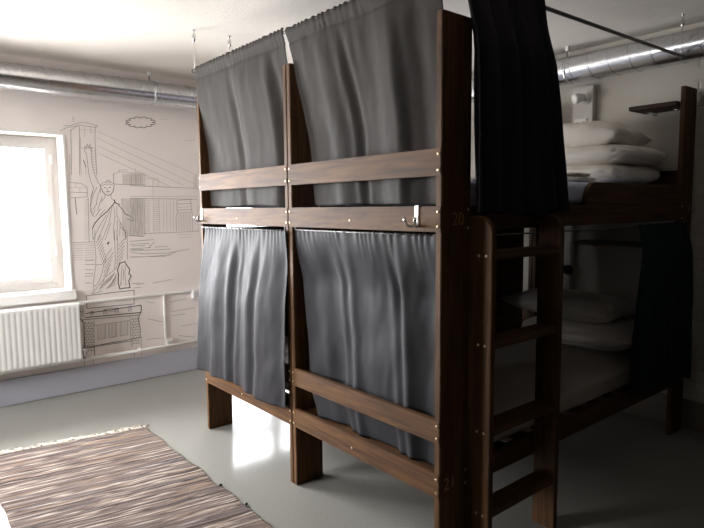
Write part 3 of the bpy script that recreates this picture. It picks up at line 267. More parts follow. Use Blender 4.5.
struct(box('wall_light_block', (-2.75, YF, 0), (-2.6, 1.25, ZC), M_DIM, bev=0))  # added out of view to keep light off the near side
struct(box('wall_near', (XB, YF-.2, 0), (XE+.2, YF, ZC), M_DIM, bev=0))
struct(box('baseboard_left', (XB, YW-.014, 0), (XE-.002, YW, .19), M_BASE, bev=.004))
struct(box('baseboard_right', (XE-.012, YF, 0), (XE, YW-.015, .19), M_BASE2, bev=.004))
# plaster cove where the window wall meets the ceiling
bm = bmesh.new(); pts = [(YW, ZC-.055), (YW, ZC), (YW-.06, ZC)] + [(YW-.06+.06*math.sin(a), ZC-.055+.055*math.cos(a)) for a in [PI/2*k/6 for k in range(1, 6)]]
bm.free()
struct(prism('trim_1', pts, 0, XB, XE, M_WALL, bev=0))

def make_window(i, x0, x1, z0, z1):
    w_ = empty('window_%d' % i, ((x0+x1)/2, YW+.2, z0)); struct(w_)
    ox, oy, oz = w_.location
    def L(a): return (a[0]-ox, a[1]-oy, a[2]-oz)
    y0, y1 = YW+.185, YW+.24; f = .055
    bm = bmesh.new()
    box_bm(bm, L((x0, y0, z0)), L((x0+f, y1, z1)), .004); box_bm(bm, L((x1-f, y0, z0)), L((x1, y1, z1)), .004)
    box_bm(bm, L((x0+f, y0, z0)), L((x1-f, y1, z0+f)), .004); box_bm(bm, L((x0+f, y0, z1-f)), L((x1-f, y1, z1)), .004)
    from_bm('window_frame', bm, M_FRAME, w_)
    bm = bmesh.new(); a0, a1, b0, b1 = x0+f, x1-f, z0+f, z1-f; g = .045; y0 -= .012; xm = (a0+a1)/2
    for s0, s1 in ((a0-.01, xm), (xm, a1+.01)):
        box_bm(bm, L((s0, y0, b0-.01)), L((s0+g, y1-.02, b1+.01)), .004); box_bm(bm, L((s1-g, y0, b0-.01)), L((s1, y1-.02, b1+.01)), .004)
        box_bm(bm, L((s0+g, y0, b0-.01)), L((s1-g, y1-.02, b0+g-.01)), .004); box_bm(bm, L((s0+g, y0, b1-g+.01)), L((s1-g, y1-.02, b1+.01)), .004)
    from_bm('window_sash', bm, M_FRAME, w_)
    for s0, s1 in ((a0+g-.012, xm-g+.002), (xm+g-.002, a1-g+.012)):
        box('window_pane', L((s0, y1-.035, b0+g-.012)), L((s1, y1-.031, b1-g+.012)), M_GLASS if z0 > .5 else M_DIMGLASS, w_, 0)
    if z0 < .5: box('transom_bar', L((x0+f, y0-.03, .70)), L((x1-f, y1, .83)), M_FRAME, w_, .004)
    for zz in (z0+.25, z1-.2): box('hinge', L((x1-f-.004, y0-.012, zz)), L((x1-f+.014, y0+.003, zz+.07)), M_WHITE, w_, .002)
    box('window_sill', L((x0-.05, YW-.03, z0-.075)), L((x1+.035, YW+.2, z0-.002)), M_WHITE, w_, .008)
    # rounded plaster edge strip around the opening
    bm = bmesh.new()
    box_bm(bm, L((x1, YW-.006, z0)), L((x1+.018, YW+.01, z1+.018)), .004); box_bm(bm, L((x0-.018, YW-.006, z0)), L((x0, YW+.01, z1+.018)), .004)
    box_bm(bm, L((x0, YW-.006, z1)), L((x1, YW+.01, z1+.018)), .004)
    from_bm('window_trim', bm, M_WHITE, w_)
    return w_
for i, wv in enumerate(WINS[:2]): make_window(i+1, *wv)

# ---- radiator under the window
def radiator(x0, x1, label):
    t = empty('radiator', ((x0+x1)/2, YW-.1, .26)); ox, oy, oz = t.location
    tag(t, label, 'radiator')
    y0 = YW-.145; z0, z1 = .262, .70
    # front panel with vertical flutes
    n_ = int((x1-x0)/.035)*6
    def fn(u, v):
        x = x0+(x1-x0)*u; z = z0+(z1-z0)*v
        e = sm(0, .07, v)*sm(0, .07, 1-v)*sm(0, .015, u)*sm(0, .015, 1-u)
        fl = .5-.5*math.cos(2*PI*(x-x0)/.035)
        rd = (1-sm(0, .06, v))*.02 + (1-sm(0, .04, 1-v))*.012
        return (x-ox, y0 + .002*e*fl**2 + rd - oy, z-oz)
    grid('front_panel', fn, n_, 40, M_WHITE, t, .002)
    box('back_panel', (x0-ox, y0+.075-oy, z0+.01-oz), (x1-ox, y0+.1-oy, z1-.01-oz), M_WHITE, t, .006)
    box('side_cover', (x1-.004-ox, y0+.012-oy, z0+.02-oz), (x1-ox, y0+.1-oy, z1-.01-oz), M_WHITE, t, .002)
    box('side_cover', (x0-ox, y0+.012-oy, z0+.02-oz), (x0+.004-ox, y0+.1-oy, z1-.01-oz), M_WHITE, t, .002)
    box('top_grille', (x0-ox, y0+.012-oy, z1-.012-oz), (x1-ox, y0+.1-oy, z1-.004-oz), M_WHITE, t, .002)
    for bx in (x0+.15, x1-.15): box('wall_bracket', (bx-.015-ox, y0+.098-oy, z0+.05-oz), (bx+.015-ox, YW-oy, z1-.05-oz), M_WHITE, t, .002)
    return t
radiator(-1.75, -.415, 'white fluted panel radiator under the bright window at far left')

# ---- pipes and cable trunking on the window wall
t = tag(empty('heating_pipe', (.6, YW-.03, .24)), 'thin white heating pipe running along the mural wall just above the baseboard', 'pipe')
tube('pipe', [(-1.0+.02, -.012, .012), (.2, -.012, .012)], .011, M_WHITE, t)
tube('pipe_bend', [(-1.0+.02, -.012, .012), (-1.0, -.015, .02), (-1.0, -.04, .03), (-1.0, -.05, .06)], .011, M_WHITE, t)
for x in (-.55, .1): box('pipe_clip', (x-.008, -.026, -.004), (x+.008, .03, .026), M_WHITE, t, .002)
t = tag(empty('cable_trunking', (.7, YW-.012, .68)), 'narrow white cable trunking crossing the mural wall at sill height', 'cable trunking')
box('trunking', (-1.09, -.004, -.008), (.1, .012, .012), M_WHITE, t, .002)
t = tag(empty('cable_trunking', (.275, YW-.012, .3)), 'short upright white cable trunking below the long one on the mural wall', 'cable trunking')
box('trunking', (-.007, -.002, .0), (.007, .012, .37), M_WHITE, t, .002)
t = tag(empty('wall_socket', (.3, YW, .25)), 'small white wall socket at the foot of the upright trunking, by the bunk', 'socket')
box('socket_box', (-.03, -.03, -.03), (.03, 0, .05), M_WHITE, t, .005); box('socket_face', (-.018, -.034, -.016), (.018, -.029, .036), M_FRAME, t, .002)
t = tag(empty('wall_socket', (.545, YW, .66)), 'small white socket on the mural wall right against the bunk post', 'socket')
box('socket_box', (-.03, -.03, -.045), (.03, 0, .035), M_WHITE, t, .005); box('socket_face', (-.018, -.034, -.03), (.018, -.029, .02), M_FRAME, t, .002)
t = tag(empty('junction_box', (-.375, YW, .61)), 'white socket box on the wall beside the radiator top and mural pedestal', 'socket')
box('box_body', (-.028, -.03, -.045), (.03, 0, .065), M_WHITE, t, .005); box('box_lid', (-.02, -.034, -.035), (.022, -.029, .055), M_FRAME, t, .002)
for dx in (-.006, .01): box('socket_hole', (dx-.002, -.036, .0), (dx+.002, -.0335, .014), M_DARK, t, 0)
t = tag(empty('radiator_valve', (-.375, YW-.05, .262)), 'chrome radiator valve on the pipe at the right foot of the radiator', 'valve')
tube('valve_body', [(0, 0, 0), (0, 0, .05)], .012, M_STEEL, t); tube('valve_cap', [(0, 0, .048), (0, 0, .075)], .017, M_WHITE, t)
tube('valve_inlet', [(-.05, 0, .03), (0.012, 0, .03)], .009, M_STEEL, t)

# ---- mural: line drawings painted on the window wall
MURAL_Y = YW-.0012
mural = tag(empty('wall_mural', (.1, YW, 1.2)), 'line-drawn mural of a robed statue, bridge and skyline on the white wall', 'mural')
for part, lines in MURAL.items():
    bm = bmesh.new(); mats = set()
    for wgt, pts in lines:
        hw = (.0011, .0015, .0022, .0031)[wgt]; d_ = .0002*(wgt)
        P = [Vector((x-.1, 0, z-1.2)) for x, z in pts]
        for a, b in zip(P[:-1], P[1:]):
            if (b-a).length < 1e-5: continue
            dd = (b-a).normalized(); nn = Vector((-dd.z, 0, dd.x))*hw; e = dd*hw*.5
            y0, y1 = -.0008-d_, .0
            q = [a-e-nn, b+e-nn, b+e+nn, a-e+nn]
            v0 = [bm.verts.new(v+Vector((0, y0, 0))) for v in q]
            f_ = bm.faces.new(v0); f_.material_index = wgt
    me = bpy.data.meshes.new(part)
    bmesh.ops.recalc_face_normals(bm, faces=bm.faces); bm.to_mesh(me); bm.free()
    for k in M_LINE: me.materials.append(k)
    o = bpy.data.objects.new(part, me); C.objects.link(o); o.parent = mural
    if part == 'water_drawing': o['kind'] = 'stuff'

# ---- ventilation ducts
def duct(p0, p1, r, label, clamps, pitch=.13):
    p0, p1 = Vector(p0), Vector(p1); L_ = (p1-p0).length; d = (p1-p0)/L_
    t = tag(empty('ventilation_duct', p0), label, 'duct')
    a = Vector((0, 0, 1)); b = d.cross(a)
    bm = bmesh.new(); nl = int(L_/.2)
    tube_bm(bm, [d*(L_*i/nl) for i in range(nl+1)], r, 64)
    from_bm('duct_pipe', bm, M_DUCT, t, True)
    turns = L_/pitch; n_ = int(turns*48)
    bm = bmesh.new(); prev = None
    for i in range(n_+1):
        th = 2*PI*i/48; c_ = d*(L_*i/n_); nrm = a*math.cos(th)+b*math.sin(th)
        row = [bm.verts.new(c_+d*o_+nrm*(r+h_)) for o_, h_ in ((-.0045, -.001), (-.003, .0038), (.003, .0038), (.0045, -.001))]
        if prev:
            for k in range(3): bm.faces.new((prev[k], prev[k+1], row[k+1], row[k]))
        prev = row
    from_bm('duct_seam', bm, M_DUCT, t)
    for s_ in clamps:
        bm = bmesh.new(); q = d*s_
        tube_bm(bm, [q-d*.008, q+d*.008], r+.0035, 40)
        c_ = from_bm('pipe_clamp', bm, M_DUCT, t, True)
        side = b if (p0+q+b).x < (p0+q-b).x else -b
        top = ZC-p0.z
        off = side*(r+.012)*.55
        tube('hanger_rod', [q+off+a*(r*.75), q+off*.9+a*(r+.0), q+off*.8+a*top], .004, M_DSTEEL, t)
        box('ceiling_anchor', tuple(q+off*.8+Vector((-.012, -.012, top-.03))), tuple(q+off*.8+Vector((.012, .012, top))), M_WHITE, t, .002)
    return t
duct((-4.5, 3.095, 2.262), (1.95, 3.095, 2.262), .088, 'round galvanised ventilation duct along the ceiling above the window and mural', [1.3, 3.0, 4.68, 6.1])
duct((2.138, -3.4, 2.282), (2.138, 2.95, 2.282), .088, 'round galvanised ventilation duct along the ceiling above the right bunk heads', [1.4, 4.16, 5.8])

# ================================================================== BUNKS
PW, PT, LEN, BWID, HP = .162, .028, 2.217, .966, 2.049
G2, G1, U2, U1, L2, L1, K2, K1 = 1.487, 1.583, 1.289, 1.381, .512, .598, .302, .395
def screw(parent, p, ax, sgn=-1):
    bm = bmesh.new(); d = Vector((0, 0, 0)); d[ax] = sgn
    tube_bm(bm, [Vector(p), Vector(p)+d*.0022, Vector(p)+d*.0032], [.0055, .0052, .003], 10)
    return from_bm('screw', bm, M_SCREW, parent, True)
def text_part(name, body, size, loc, parent, m):
    cu = bpy.data.curves.new(name, 'FONT'); cu.body = body; cu.size = size; cu.extrude = .0006; cu.offset = -.0009; cu.align_x = 'CENTER'
    tmp = bpy.data.objects.new('tmp', cu); C.objects.link(tmp)
    bpy.context.view_layer.update()
    me = bpy.data.meshes.new_from_object(tmp.evaluated_get(bpy.context.evaluated_depsgraph_get()))
    bpy.data.objects.remove(tmp); me.name = name; me.materials.clear()
    o = link(name, me, m, parent, loc); o.rotation_euler = (PI/2, 0, 0); return o
def make_bunk(y0, label, numbers, flip):
    t = tag(empty('bunk_bed', (0, y0, 0)), label, 'bunk bed', 'wooden bunk beds')
    posts = []
    for x in (0, LEN-PW):
        for y in (0, BWID-PT):
            posts.append(box('post', (x, y, 0), (x+PW, y+PT, HP), WD[2], t, .003))
    for nm, a, b in (('guard_board', G2, G1), ('end_board', U2, U1), ('guard_board', L2, L1), ('end_board', K2, K1)):
        o = box(nm, (-.003, .001, a), (.022, BWID-.001, b), WD[1], t, .0025)
        for y in (.014, BWID-.014):
            for z in (a+.02, b-.02): screw(o, (-.0028, y, z), 0)
        if nm == 'end_board': screw(o, (-.0028, BWID*.52, (a+b)/2-.01), 0)
        box(nm, (LEN-.022, .001, a), (LEN+.003, BWID-.001, b), WD[1], t, .0025)
    # long side boards between the posts
    for nm, a, b in (('side_board', U2, U1), ('side_board', K2, K1)):
        for y in (.002, BWID-.027): box(nm, (PW-.001, y, a), (LEN-PW+.001, y+.025, b), WD[0], t, .0025)
    # slatted decks
    for z in (U2+.055, K2+.055):
        bm = bmesh.new()
        for k in range(13):
            x = .03+k*.165; box_bm(bm, (x, .03, z), (x+.11, BWID-.03, z+.02))
        from_bm('slat_deck', bm, WD[1], t)
    # upper guard rails with rounded ends
    def rail(xa, xb, za, zb, y, left, right):
        r_ = .075; pts = [(xa, za)]
        pts += [(xb, za)]
        pts += [(xb-r_+r_*math.cos(q), zb-r_+r_*math.sin(q)) for q in [PI/2*k/8 for k in range(9)]] if right else [(xb, zb)]
        pts += [(xa+r_-r_*math.sin(q), zb-r_+r_*math.cos(q)) for q in [PI/2*k/8 for k in range(9)]] if left else [(xa, zb)]
        return prism('guard_rail', pts, 1, y, y+.025, WD[0], t)
    yy, yo = (.002, BWID-.027) if not flip else (BWID-.027, .002)
    rail(1.005, LEN-PW+.001, U1+.001, 1.487, yy, True, False)
    if flip: rail(PW-.001, .78, U1+.001, 1.487, yy, False, True)
    if not flip: box('back_panel', (PW+.002, BWID-.045, K1), (1.88, BWID-.031, U2-.002), WD[0], t, .001)  # board added to block light between the lower bunks
    # small plates joining post and frame
    if numbers:
        text_part('bed_number', '20', .068, (.09, -.0008, 1.312), posts[0], M_NUM); text_part('bed_number', '21', .068, (.055, -.0008, .328), posts[0], M_NUM)
        for z in (U2+.012, U1-.012, K2+.02, K1-.02): screw(posts[0], (.146, .0002, z), 1)
        for z in (U2+.012, U1-.012, K2+.02, K1-.02): screw(posts[2], (LEN-PW+.02, .0002, z), 1)
    return t
make_bunk(0, 'right-hand dark-stained wooden bunk bed, the one with the ladder and open long side', True, False)
make_bunk(.970, 'left-hand dark-stained wooden bunk bed, further from the viewer beside the window wall', False, True)

# ---- ladder
lad = tag(empty('bunk_ladder', (.38, -.05, 0)), 'dark wooden four-rung ladder standing against the near post of the right bunk', 'ladder')
def lrail(x0):
    r_ = .07; zt = 1.345; ya, yb = -.107+.05, -.002+.05
    pts = [(ya, 0), (yb, 0), (yb, zt)] + [(ya+r_-r_*math.sin(q), zt-r_+r_*math.cos(q)) for q in [PI/2*k/9 for k in range(10)]]
    o = prism('ladder_rail', pts, 0, x0-.38, x0+.028-.38, WD[2], lad, .003)
    return o
la = lrail(.150); lb = lrail(.602)
for z in (1.215, .885, .555, .235):
    box('rung', (.176-.38, -.100+.05, z-.03), (.604-.38, -.012+.05, z), WD[0], lad, .004)
    screw(la, (.150-.38, -.0, z-.015), 0); screw(la, (.150-.38, -.032, z-.015), 0)

# ---- shelf on the end wall (upper) and its lower twin
def shelf(y0, y1, z, x0, label):
    t = tag(empty('wall_shelf', (XE, (y0+y1)/2, z)), label, 'shelf', None); h = (y1-y0)/2
    box('shelf_board', (x0-XE, -h, 0), (-.001, h, .024), WDD, t, .002)
    for y in (-h+.06, h-.06):
        bm = bmesh.new(); box_bm(bm, (-.09, y-.012, -.004), (-.001, y+.012, .0)); box_bm(bm, (-.006, y-.012, -.02), (0, y+.012, 0))
        from_bm('bracket', bm, M_STEEL, t)
    return t
shelf(.035, .305, 1.942, 2.02, 'short dark wooden shelf on the right wall above the white bedding')
shelf(.05, .66, 1.12, 2.06, 'dark wooden shelf board inside the lower right bunk at its head end')

# ---- wall panel, lamps, socket
t = tag(empty('wall_panel', (XE, .71, 1.4)), 'narrow upright off-white service panel on the end wall above the upper bedding', 'panel')
box('panel_face', (-.045, -.085, .05), (0, .06, .772), M_PANEL, t, .004)
t = tag(empty('wall_panel', (XE, .83, .6)), 'narrow upright white service panel on the end wall inside the lower bunk', 'panel')
box('panel_face', (-.045, -.075, 0), (0, .085, .66), M_WHITE, t, .004)
def lamp(y, z, label, m):
    t = tag(empty('reading_lamp', (XE-.045, y, z)), label, 'lamp')
    tube('wall_plate', [(0, 0, 0), (-.012, 0, 0)], .034, m, t, 24)
    tube('lamp_arm', [(-.01, 0, 0), (-.03, 0, 0)], .012, m, t, 12)
    tube('lamp_head', [(-.028, .0, .012), (-.05, .018, .008), (-.075, .035, 0), (-.085, .042, -.003)], [.016, .03, .036, .032], m, t, 20)
    return t
lamp(.672, 2.085, 'small round white reading lamp on the panel above the upper pillow', M_WHITE)
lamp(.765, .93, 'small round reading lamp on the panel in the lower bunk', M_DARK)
t = tag(empty('wall_socket', (XE-.045, .705, 1.925)), 'white double socket on the panel right above the top pillow', 'socket')
box('socket_box', (-.012, -.045, -.04), (0, .045, .035), M_WHITE, t, .003)
for dy in (-.02, .02): tube('socket_well', [(-.010, dy, 0), (-.0135, dy, 0)], .015, M_FRAME, t, 16)

# ---- curtain rods hung from the ceiling
def hook(parent, x, y, z0, z1):
    """wire from rod height z0 to ceiling z1, with the anchor"""
    tube('hanger_wire', [(x, y, z0), (x, y, z1-.03)], .0022, M_STEEL, parent, 6)
    tube('ceiling_anchor', [(x, y, z1-.068), (x, y, z1-.06), (x, y, z1-.03), (x, y, z1-.026), (x, y, z1-.003), (x, y, z1)], [.004, .009, .011, .005, .005, .014], M_STEEL, parent, 14)
def rod(name_label, p0, p1, hooks, r=.0085, group='curtain rods hung from the ceiling'):
    t = tag(empty('curtain_rod', p0), name_label, 'curtain rod', group); d = Vector(p1)-Vector(p0)
    tube('rod', [(0, 0, 0), tuple(d)], r, M_DSTEEL, t, 12)
    for h in hooks: hook(t, h[0]-p0[0], h[1]-p0[1], 0, ZC-p0[2])
    tube('end_cap', [tuple(d), tuple(d*1.008)], r*1.3, M_DARK, t, 12)
    return t
rod('ceiling-hung steel rod carrying the two upper grey curtains at the foot ends', (0, -.02, 2.190), (0, 1.955, 2.198), [(0, 1.942)])
rod('ceiling-hung steel rod above the open long side, its bare end reaching towards the right duct', (.02, .016, 2.178), (2.02, .016, 2.205), [(2.008, .016), (.6, .016)])
rod('ceiling-hung steel rod behind the left upper curtain, only its ceiling wire in view', (.21, 1.925, 2.19), (2.0, 1.925, 2.20), [(.225, 1.925), (1.985, 1.925)])

# ---- cloth curtains
CREASE = {2.3: ((.40, .008, .03, .03), (.86, .010, .03, .04)), 7.1: ((.40, .008, .022, .05), (.78, .006, .025, .0)),
          11.9: ((.46, .016, .028, .0), (.75, .010, .03, -.05)), 17.4: ((.34, .010, .025, .02), (.70, .014, .025, .04))}
def foot_curtain(name, label, yL, yR, zt, zb, xf, folds, gath, m, header=0, seed=0, nu=150, nv=110, hemwave=.004, group=None, cat='curtain'):
    """curtain facing -x; yL/yR(v) edges (viewer's left = larger y), xf(v) plane, folds = [(freq, amp, phase)]"""
    def fn(u, v):
        y = yL(v)+(yR(v)-yL(v))*u
        z = zt(u)+(zb(u)-zt(u))*v
        x = xf(v, u)
        g = math.exp(-v*16)
        wob = .35*noise.noise(Vector((u*2.2, v*1.3, seed)))
        for k_, a_, p_ in folds:
            x -= a_*sm(0, .25, v)*(.55+.45*noise.noise(Vector((u*3+p_, v*.7, seed+3)))*1.6)*math.sin(2*PI*(k_*(u+.09*wob*(1+.5*v))+p_))
        gx = gath*(g if not header else (1 if v < header else .35*math.exp(-(v-header)*16)))
        gx *= .6+.9*noise.noise(Vector((u*5, 2, seed)))
        x -= gx*math.sin(2*PI*(24*u+1.3*noise.noise(Vector((u*7, 0, seed+9)))))
        for uc, dp, wd, sl in CREASE.get(seed, ()):
            q = (u-uc-sl*v)/wd; x += dp*sm(.02, .3, v)*(math.exp(-q*q) - .55*math.exp(-((u-uc-sl*v+1.9*wd)/wd)**2) - .55*math.exp(-((u-uc-sl*v-1.9*wd)/wd)**2))
        dg = math.sin(9*(u*1.5+v)+3*noise.noise(Vector((u*3, v*3, seed+80)))); x -= .0022*dg*sm(.1, .4, v)
        x -= .0045*noise.noise(Vector((u*6, v*3.2, seed+20)))*sm(0, .1, v) + .002*noise.noise(Vector((u*22, v*9+u*6, seed+40)))
        if header:
            x -= .010*math.exp(-((v-header*.30)/(header*.32))**2) - .004*math.exp(-((v-header)/.006)**2)
        z += hemwave*noise.noise(Vector((u*4, 1, seed)))*2*sm(.9, 1, v)
        z += .003*g*math.sin(2*PI*(24*u+1.3*noise.noise(Vector((u*7, 0, seed+9)))))
        y += .0025*noise.noise(Vector((v*5, u*3, seed+60)))
        return (x, y, z)
    o = grid(name, fn, nu, nv, m); o.name = name
    return tag(o, label, cat, group)
lerp = lambda a, b, t: a+(b-a)*t
foot_curtain('bed_curtain', 'grey curtain over the upper foot end of the left bunk, near the window wall',
    lambda v: lerp(1.925, 1.885, v), lambda v: lerp(.975, .995, v), lambda u: 2.2135, lambda u: lerp(1.392, 1.390, u),
    lambda v, u: lerp(0.0, .062, sm(.05, .72, v)), [(1.6, .026, .2), (3.3, .012, .55), (6.1, .003, .1)], .0018, M_GREY, header=.085, seed=2.3)
foot_curtain('bed_curtain', 'large grey curtain over the upper foot end of the right bunk, beside the near post',
    lambda v: lerp(.955, .842, v), lambda v: lerp(.012, .022, v), lambda u: 2.206, lambda u: lerp(1.392, 1.388, u),
    lambda v, u: lerp(0.0, .062, sm(.05, .72, v)), [(2.1, .026, .75), (4.3, .012, .15), (7.5, .003, .4)], .0018, M_GREY, header=.08, seed=7.1)
foot_curtain('bed_curtain', 'satiny grey curtain hanging outside the boards on the lower foot end of the left bunk',
    lambda v: lerp(1.845, 1.945, v), lambda v: lerp(.975, .985, v), lambda u: 1.273, lambda u: lerp(.392, .402, u)+.012*math.sin(5*u),
    lambda v, u: lerp(-.013, -.052, sm(.0, .5, v)), [(2.2, .026, .62), (4.6, .013, .2), (8.5, .002, .4)], .004, M_SATIN, seed=11.9, hemwave=.004)
foot_curtain('bed_curtain', 'wide grey curtain tucked behind the boards on the lower foot end of the right bunk',
    lambda v: lerp(.945, .855, v)-.03*sm(.85, 1, v), lambda v: lerp(.012, .020, v), lambda u: 1.279, lambda u: .380,
    lambda v, u: lerp(.012, .066, sm(0, .3, v)), [(2.8, .024, .1), (5.2, .012, .35), (9, .002, .7)], .004, M_SATIN, seed=17.4, hemwave=.003)
# their lower rods
def small_rod(p0, p1, label, r=.0035, m=M_DSTEEL):
    t = tag(empty('curtain_rod', p0), label, 'curtain rod'); d = Vector(p1)-Vector(p0)
    tube('rod', [(0, 0, 0), tuple(d)], r, m, t, 10)
    for q in (0, 1):
        tube('screw_eye', [tuple(d*q + Vector((0, 0, z))) for z in (-.004, .01, .022)], .0035, m, t, 8)
    return t
small_rod((-.012, 1.905, 1.269), (-.012, .985, 1.269), 'thin metal rod under the lower left curtain heading')
small_rod((.012, .93, 1.275), (.012, .012, 1.275), 'thin metal rod at the heading of the lower right curtain')
small_rod((.2, -.012, 1.268), (2.08, -.012, 1.268), 'long thin metal rod under the side board of the right bunk, behind the ladder')

def side_curtain(name, label, xL, xR, zt, zb, yf, folds, gath, m, seed, nu=170, nv=90, gf=14, group=None):
    def fn(u, v):
        x = xL(v)+(xR(v)-xL(v))*u; z = zt+(zb(u)-zt)*v; y = yf(v)
        wob = noise.noise(Vector((u*2.5, v*.9, seed)))
        for k_, a_, p_ in folds: 
            ph = 2*PI*(k_*(u+.05*wob)+p_); y -= a_*(.5+.5*sm(0, .5, v))*math.sin(ph); x += a_*.2*math.cos(ph)*.4*sm(0, .02, u)*sm(0, .02, 1-u)
        y -= gath*math.exp(-v*8)*math.sin(2*PI*gf*u+2*wob)
        y -= .003*noise.noise(Vector((u*16, v*5, seed+4)))
        z += .006*math.sin(2*PI*(5*u+seed))*sm(.9, 1, v)
        return (x, y, z)
    return tag(grid(name, fn, nu, nv, m), label, 'curtain', group)
side_curtain('bed_curtain', 'black curtain bunched above the ladder on the open side of the right bunk',
    lambda v: lerp(.085, .100, v), lambda v: lerp(.60, .70, v)-.07*sm(0, .3, v)*(1-v), 2.203, lambda u: 1.352, lambda v: lerp(-.005, -.06, sm(0, .35, v)),
    [(5.2, .034, .1), (9.5, .010, .4)], .010, M_BLACK, 3.3)
side_curtain('bed_curtain', 'dark green curtain at the far end of the lower right bunk, by the bricks',
    lambda v: lerp(1.46, 1.37, sm(0, .9, v)), lambda v: lerp(2.10, 2.17, v), 1.280, lambda u: lerp(.415, .352, u), lambda v: lerp(-.030, -.055, sm(0, .2, v)),
    [(6.5, .022, .3), (12, .006, .4)], .006, M_TEAL, 8.8)
# curtain on the window side of the far bunk (seen as the dark behind the lower bunks)
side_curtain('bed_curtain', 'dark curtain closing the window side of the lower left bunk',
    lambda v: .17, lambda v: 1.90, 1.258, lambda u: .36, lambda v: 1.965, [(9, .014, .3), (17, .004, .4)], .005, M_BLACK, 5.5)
small_rod((.17, 1.962, 1.262), (2.08, 1.962, 1.262), 'thin metal rod along the window side of the left bunk')

# ---- coat hooks on the upper end boards
def coat_hook(y, z, label):
    t = tag(empty('coat_hook', (-.003, y, z)), label, 'coat hook', 'chrome coat hooks')
    box('back_plate', (-.004, -.011, -.028), (0, .011, .05), M_STEEL, t, .0015)
    for s_ in (-1, 1):
        tube('hook_prong', [(-.003, s_*.004, -.02), (-0.015, s_*0.013, -0.027), (-0.030, s_*0.021, -0.023), (-0.038, s_*0.025, -0.007), (-0.039, s_*0.026, 0.007)], [.005, .005, .005, .0055, .007], M_STEEL, t, 8)
coat_hook(.115, 1.334, 'chrome double coat hook on the upper board of the right bunk, near the post')
coat_hook(1.905, 1.330, 'small chrome coat hook on the far left end of the upper board')
t = tag(empty('coat_hook', (LEN-.05, -.001, 1.352)), 'small metal hook on the far right post beside the brick wall', 'coat hook')
box('back_plate', (-.008, -.003, -.02), (.008, 0, .03), M_STEEL, t, .001); tube('hook_prong', [(0, -.002, -.01), (.004, -.02, -.016), (.008, -.03, 0)], .004, M_STEEL, t, 8)

# ================================================================== BEDDING
def slab(bm, c, s, rz=0, p=5, pz=2.4, puff=.0, wr=.004, seed=0, sag=0.0, nu=70, nv=50, tilt=0.0):
    """soft closed slab: super-ellipse plan and rounded sides; c centre, s full size"""
    V = {}
    cx, cy, cz = c; hx, hy, hz = s[0]/2, s[1]/2, s[2]/2
    N = nu
    def pt(th, ph):
        ct, st = math.cos(th), math.sin(th); cp, sp_ = math.cos(ph), math.sin(ph)
        f = lambda a, e: math.copysign(abs(a)**e, a)
        x = f(ct, 2/p)*f(cp, 2/pz); y = f(st, 2/p)*f(cp, 2/pz); z = f(sp_, 2/pz)
        d = noise.noise(Vector((x*2.2+seed, y*2.2, z*1.5)))*.6 + noise.noise(Vector((x*6+seed, y*5, z*2+4)))*.3
        e = wr*d*3
        P = Vector((hx*x*(1+e*.6), hy*y*(1+e*.6), hz*z*(1+puff*(1-min(1, (x*x+y*y)))) + e*hz*1.2))
        cr = abs(noise.noise(Vector((x*3.5+y*2+seed, y*1.2-x, 7.3)))); P.z -= wr*.9*math.exp(-(cr/.05)**2)*(1 if z > 0 else 0)
        c2 = abs(noise.noise(Vector((x*1.4-y*3+seed, z*2.5+x, 3.1)))); P.x += wr*.8*math.exp(-(c2/.06)**2)*(1 if x < 0 else -1); P.y += wr*.5*math.exp(-(c2/.06)**2)*(1 if y < 0 else -1)
        P.z += sag*math.sin(x*2.2+seed)
        P.z += tilt*P.y
        P = Matrix.Rotation(rz, 3, 'Z') @ P
        return P+Vector(c)
    rings = []
    for j in range(nv+1):
        ph = -PI/2+PI*j/nv
        rings.append([bm.verts.new(pt(2*PI*i/N+.0001, ph)) for i in range(N)] if 0 < j < nv else [bm.verts.new(pt(0, ph))])
    for j in range(nv):
        a, b = rings[j], rings[j+1]
        for i in range(N):
            k = (i+1) % N
            if len(a) == 1: bm.faces.new((a[0], b[k], b[i]))
            elif len(b) == 1: bm.faces.new((a[i], a[k], b[0]))
            else: bm.faces.new((a[i], a[k], b[k], b[i]))
def soft(name, slabs, m, label, cat, group=None):
    bm = bmesh.new()
    for k in slabs: slab(bm, **k)
    return tag(from_bm(name, bm, m, None, True), label, cat, group)
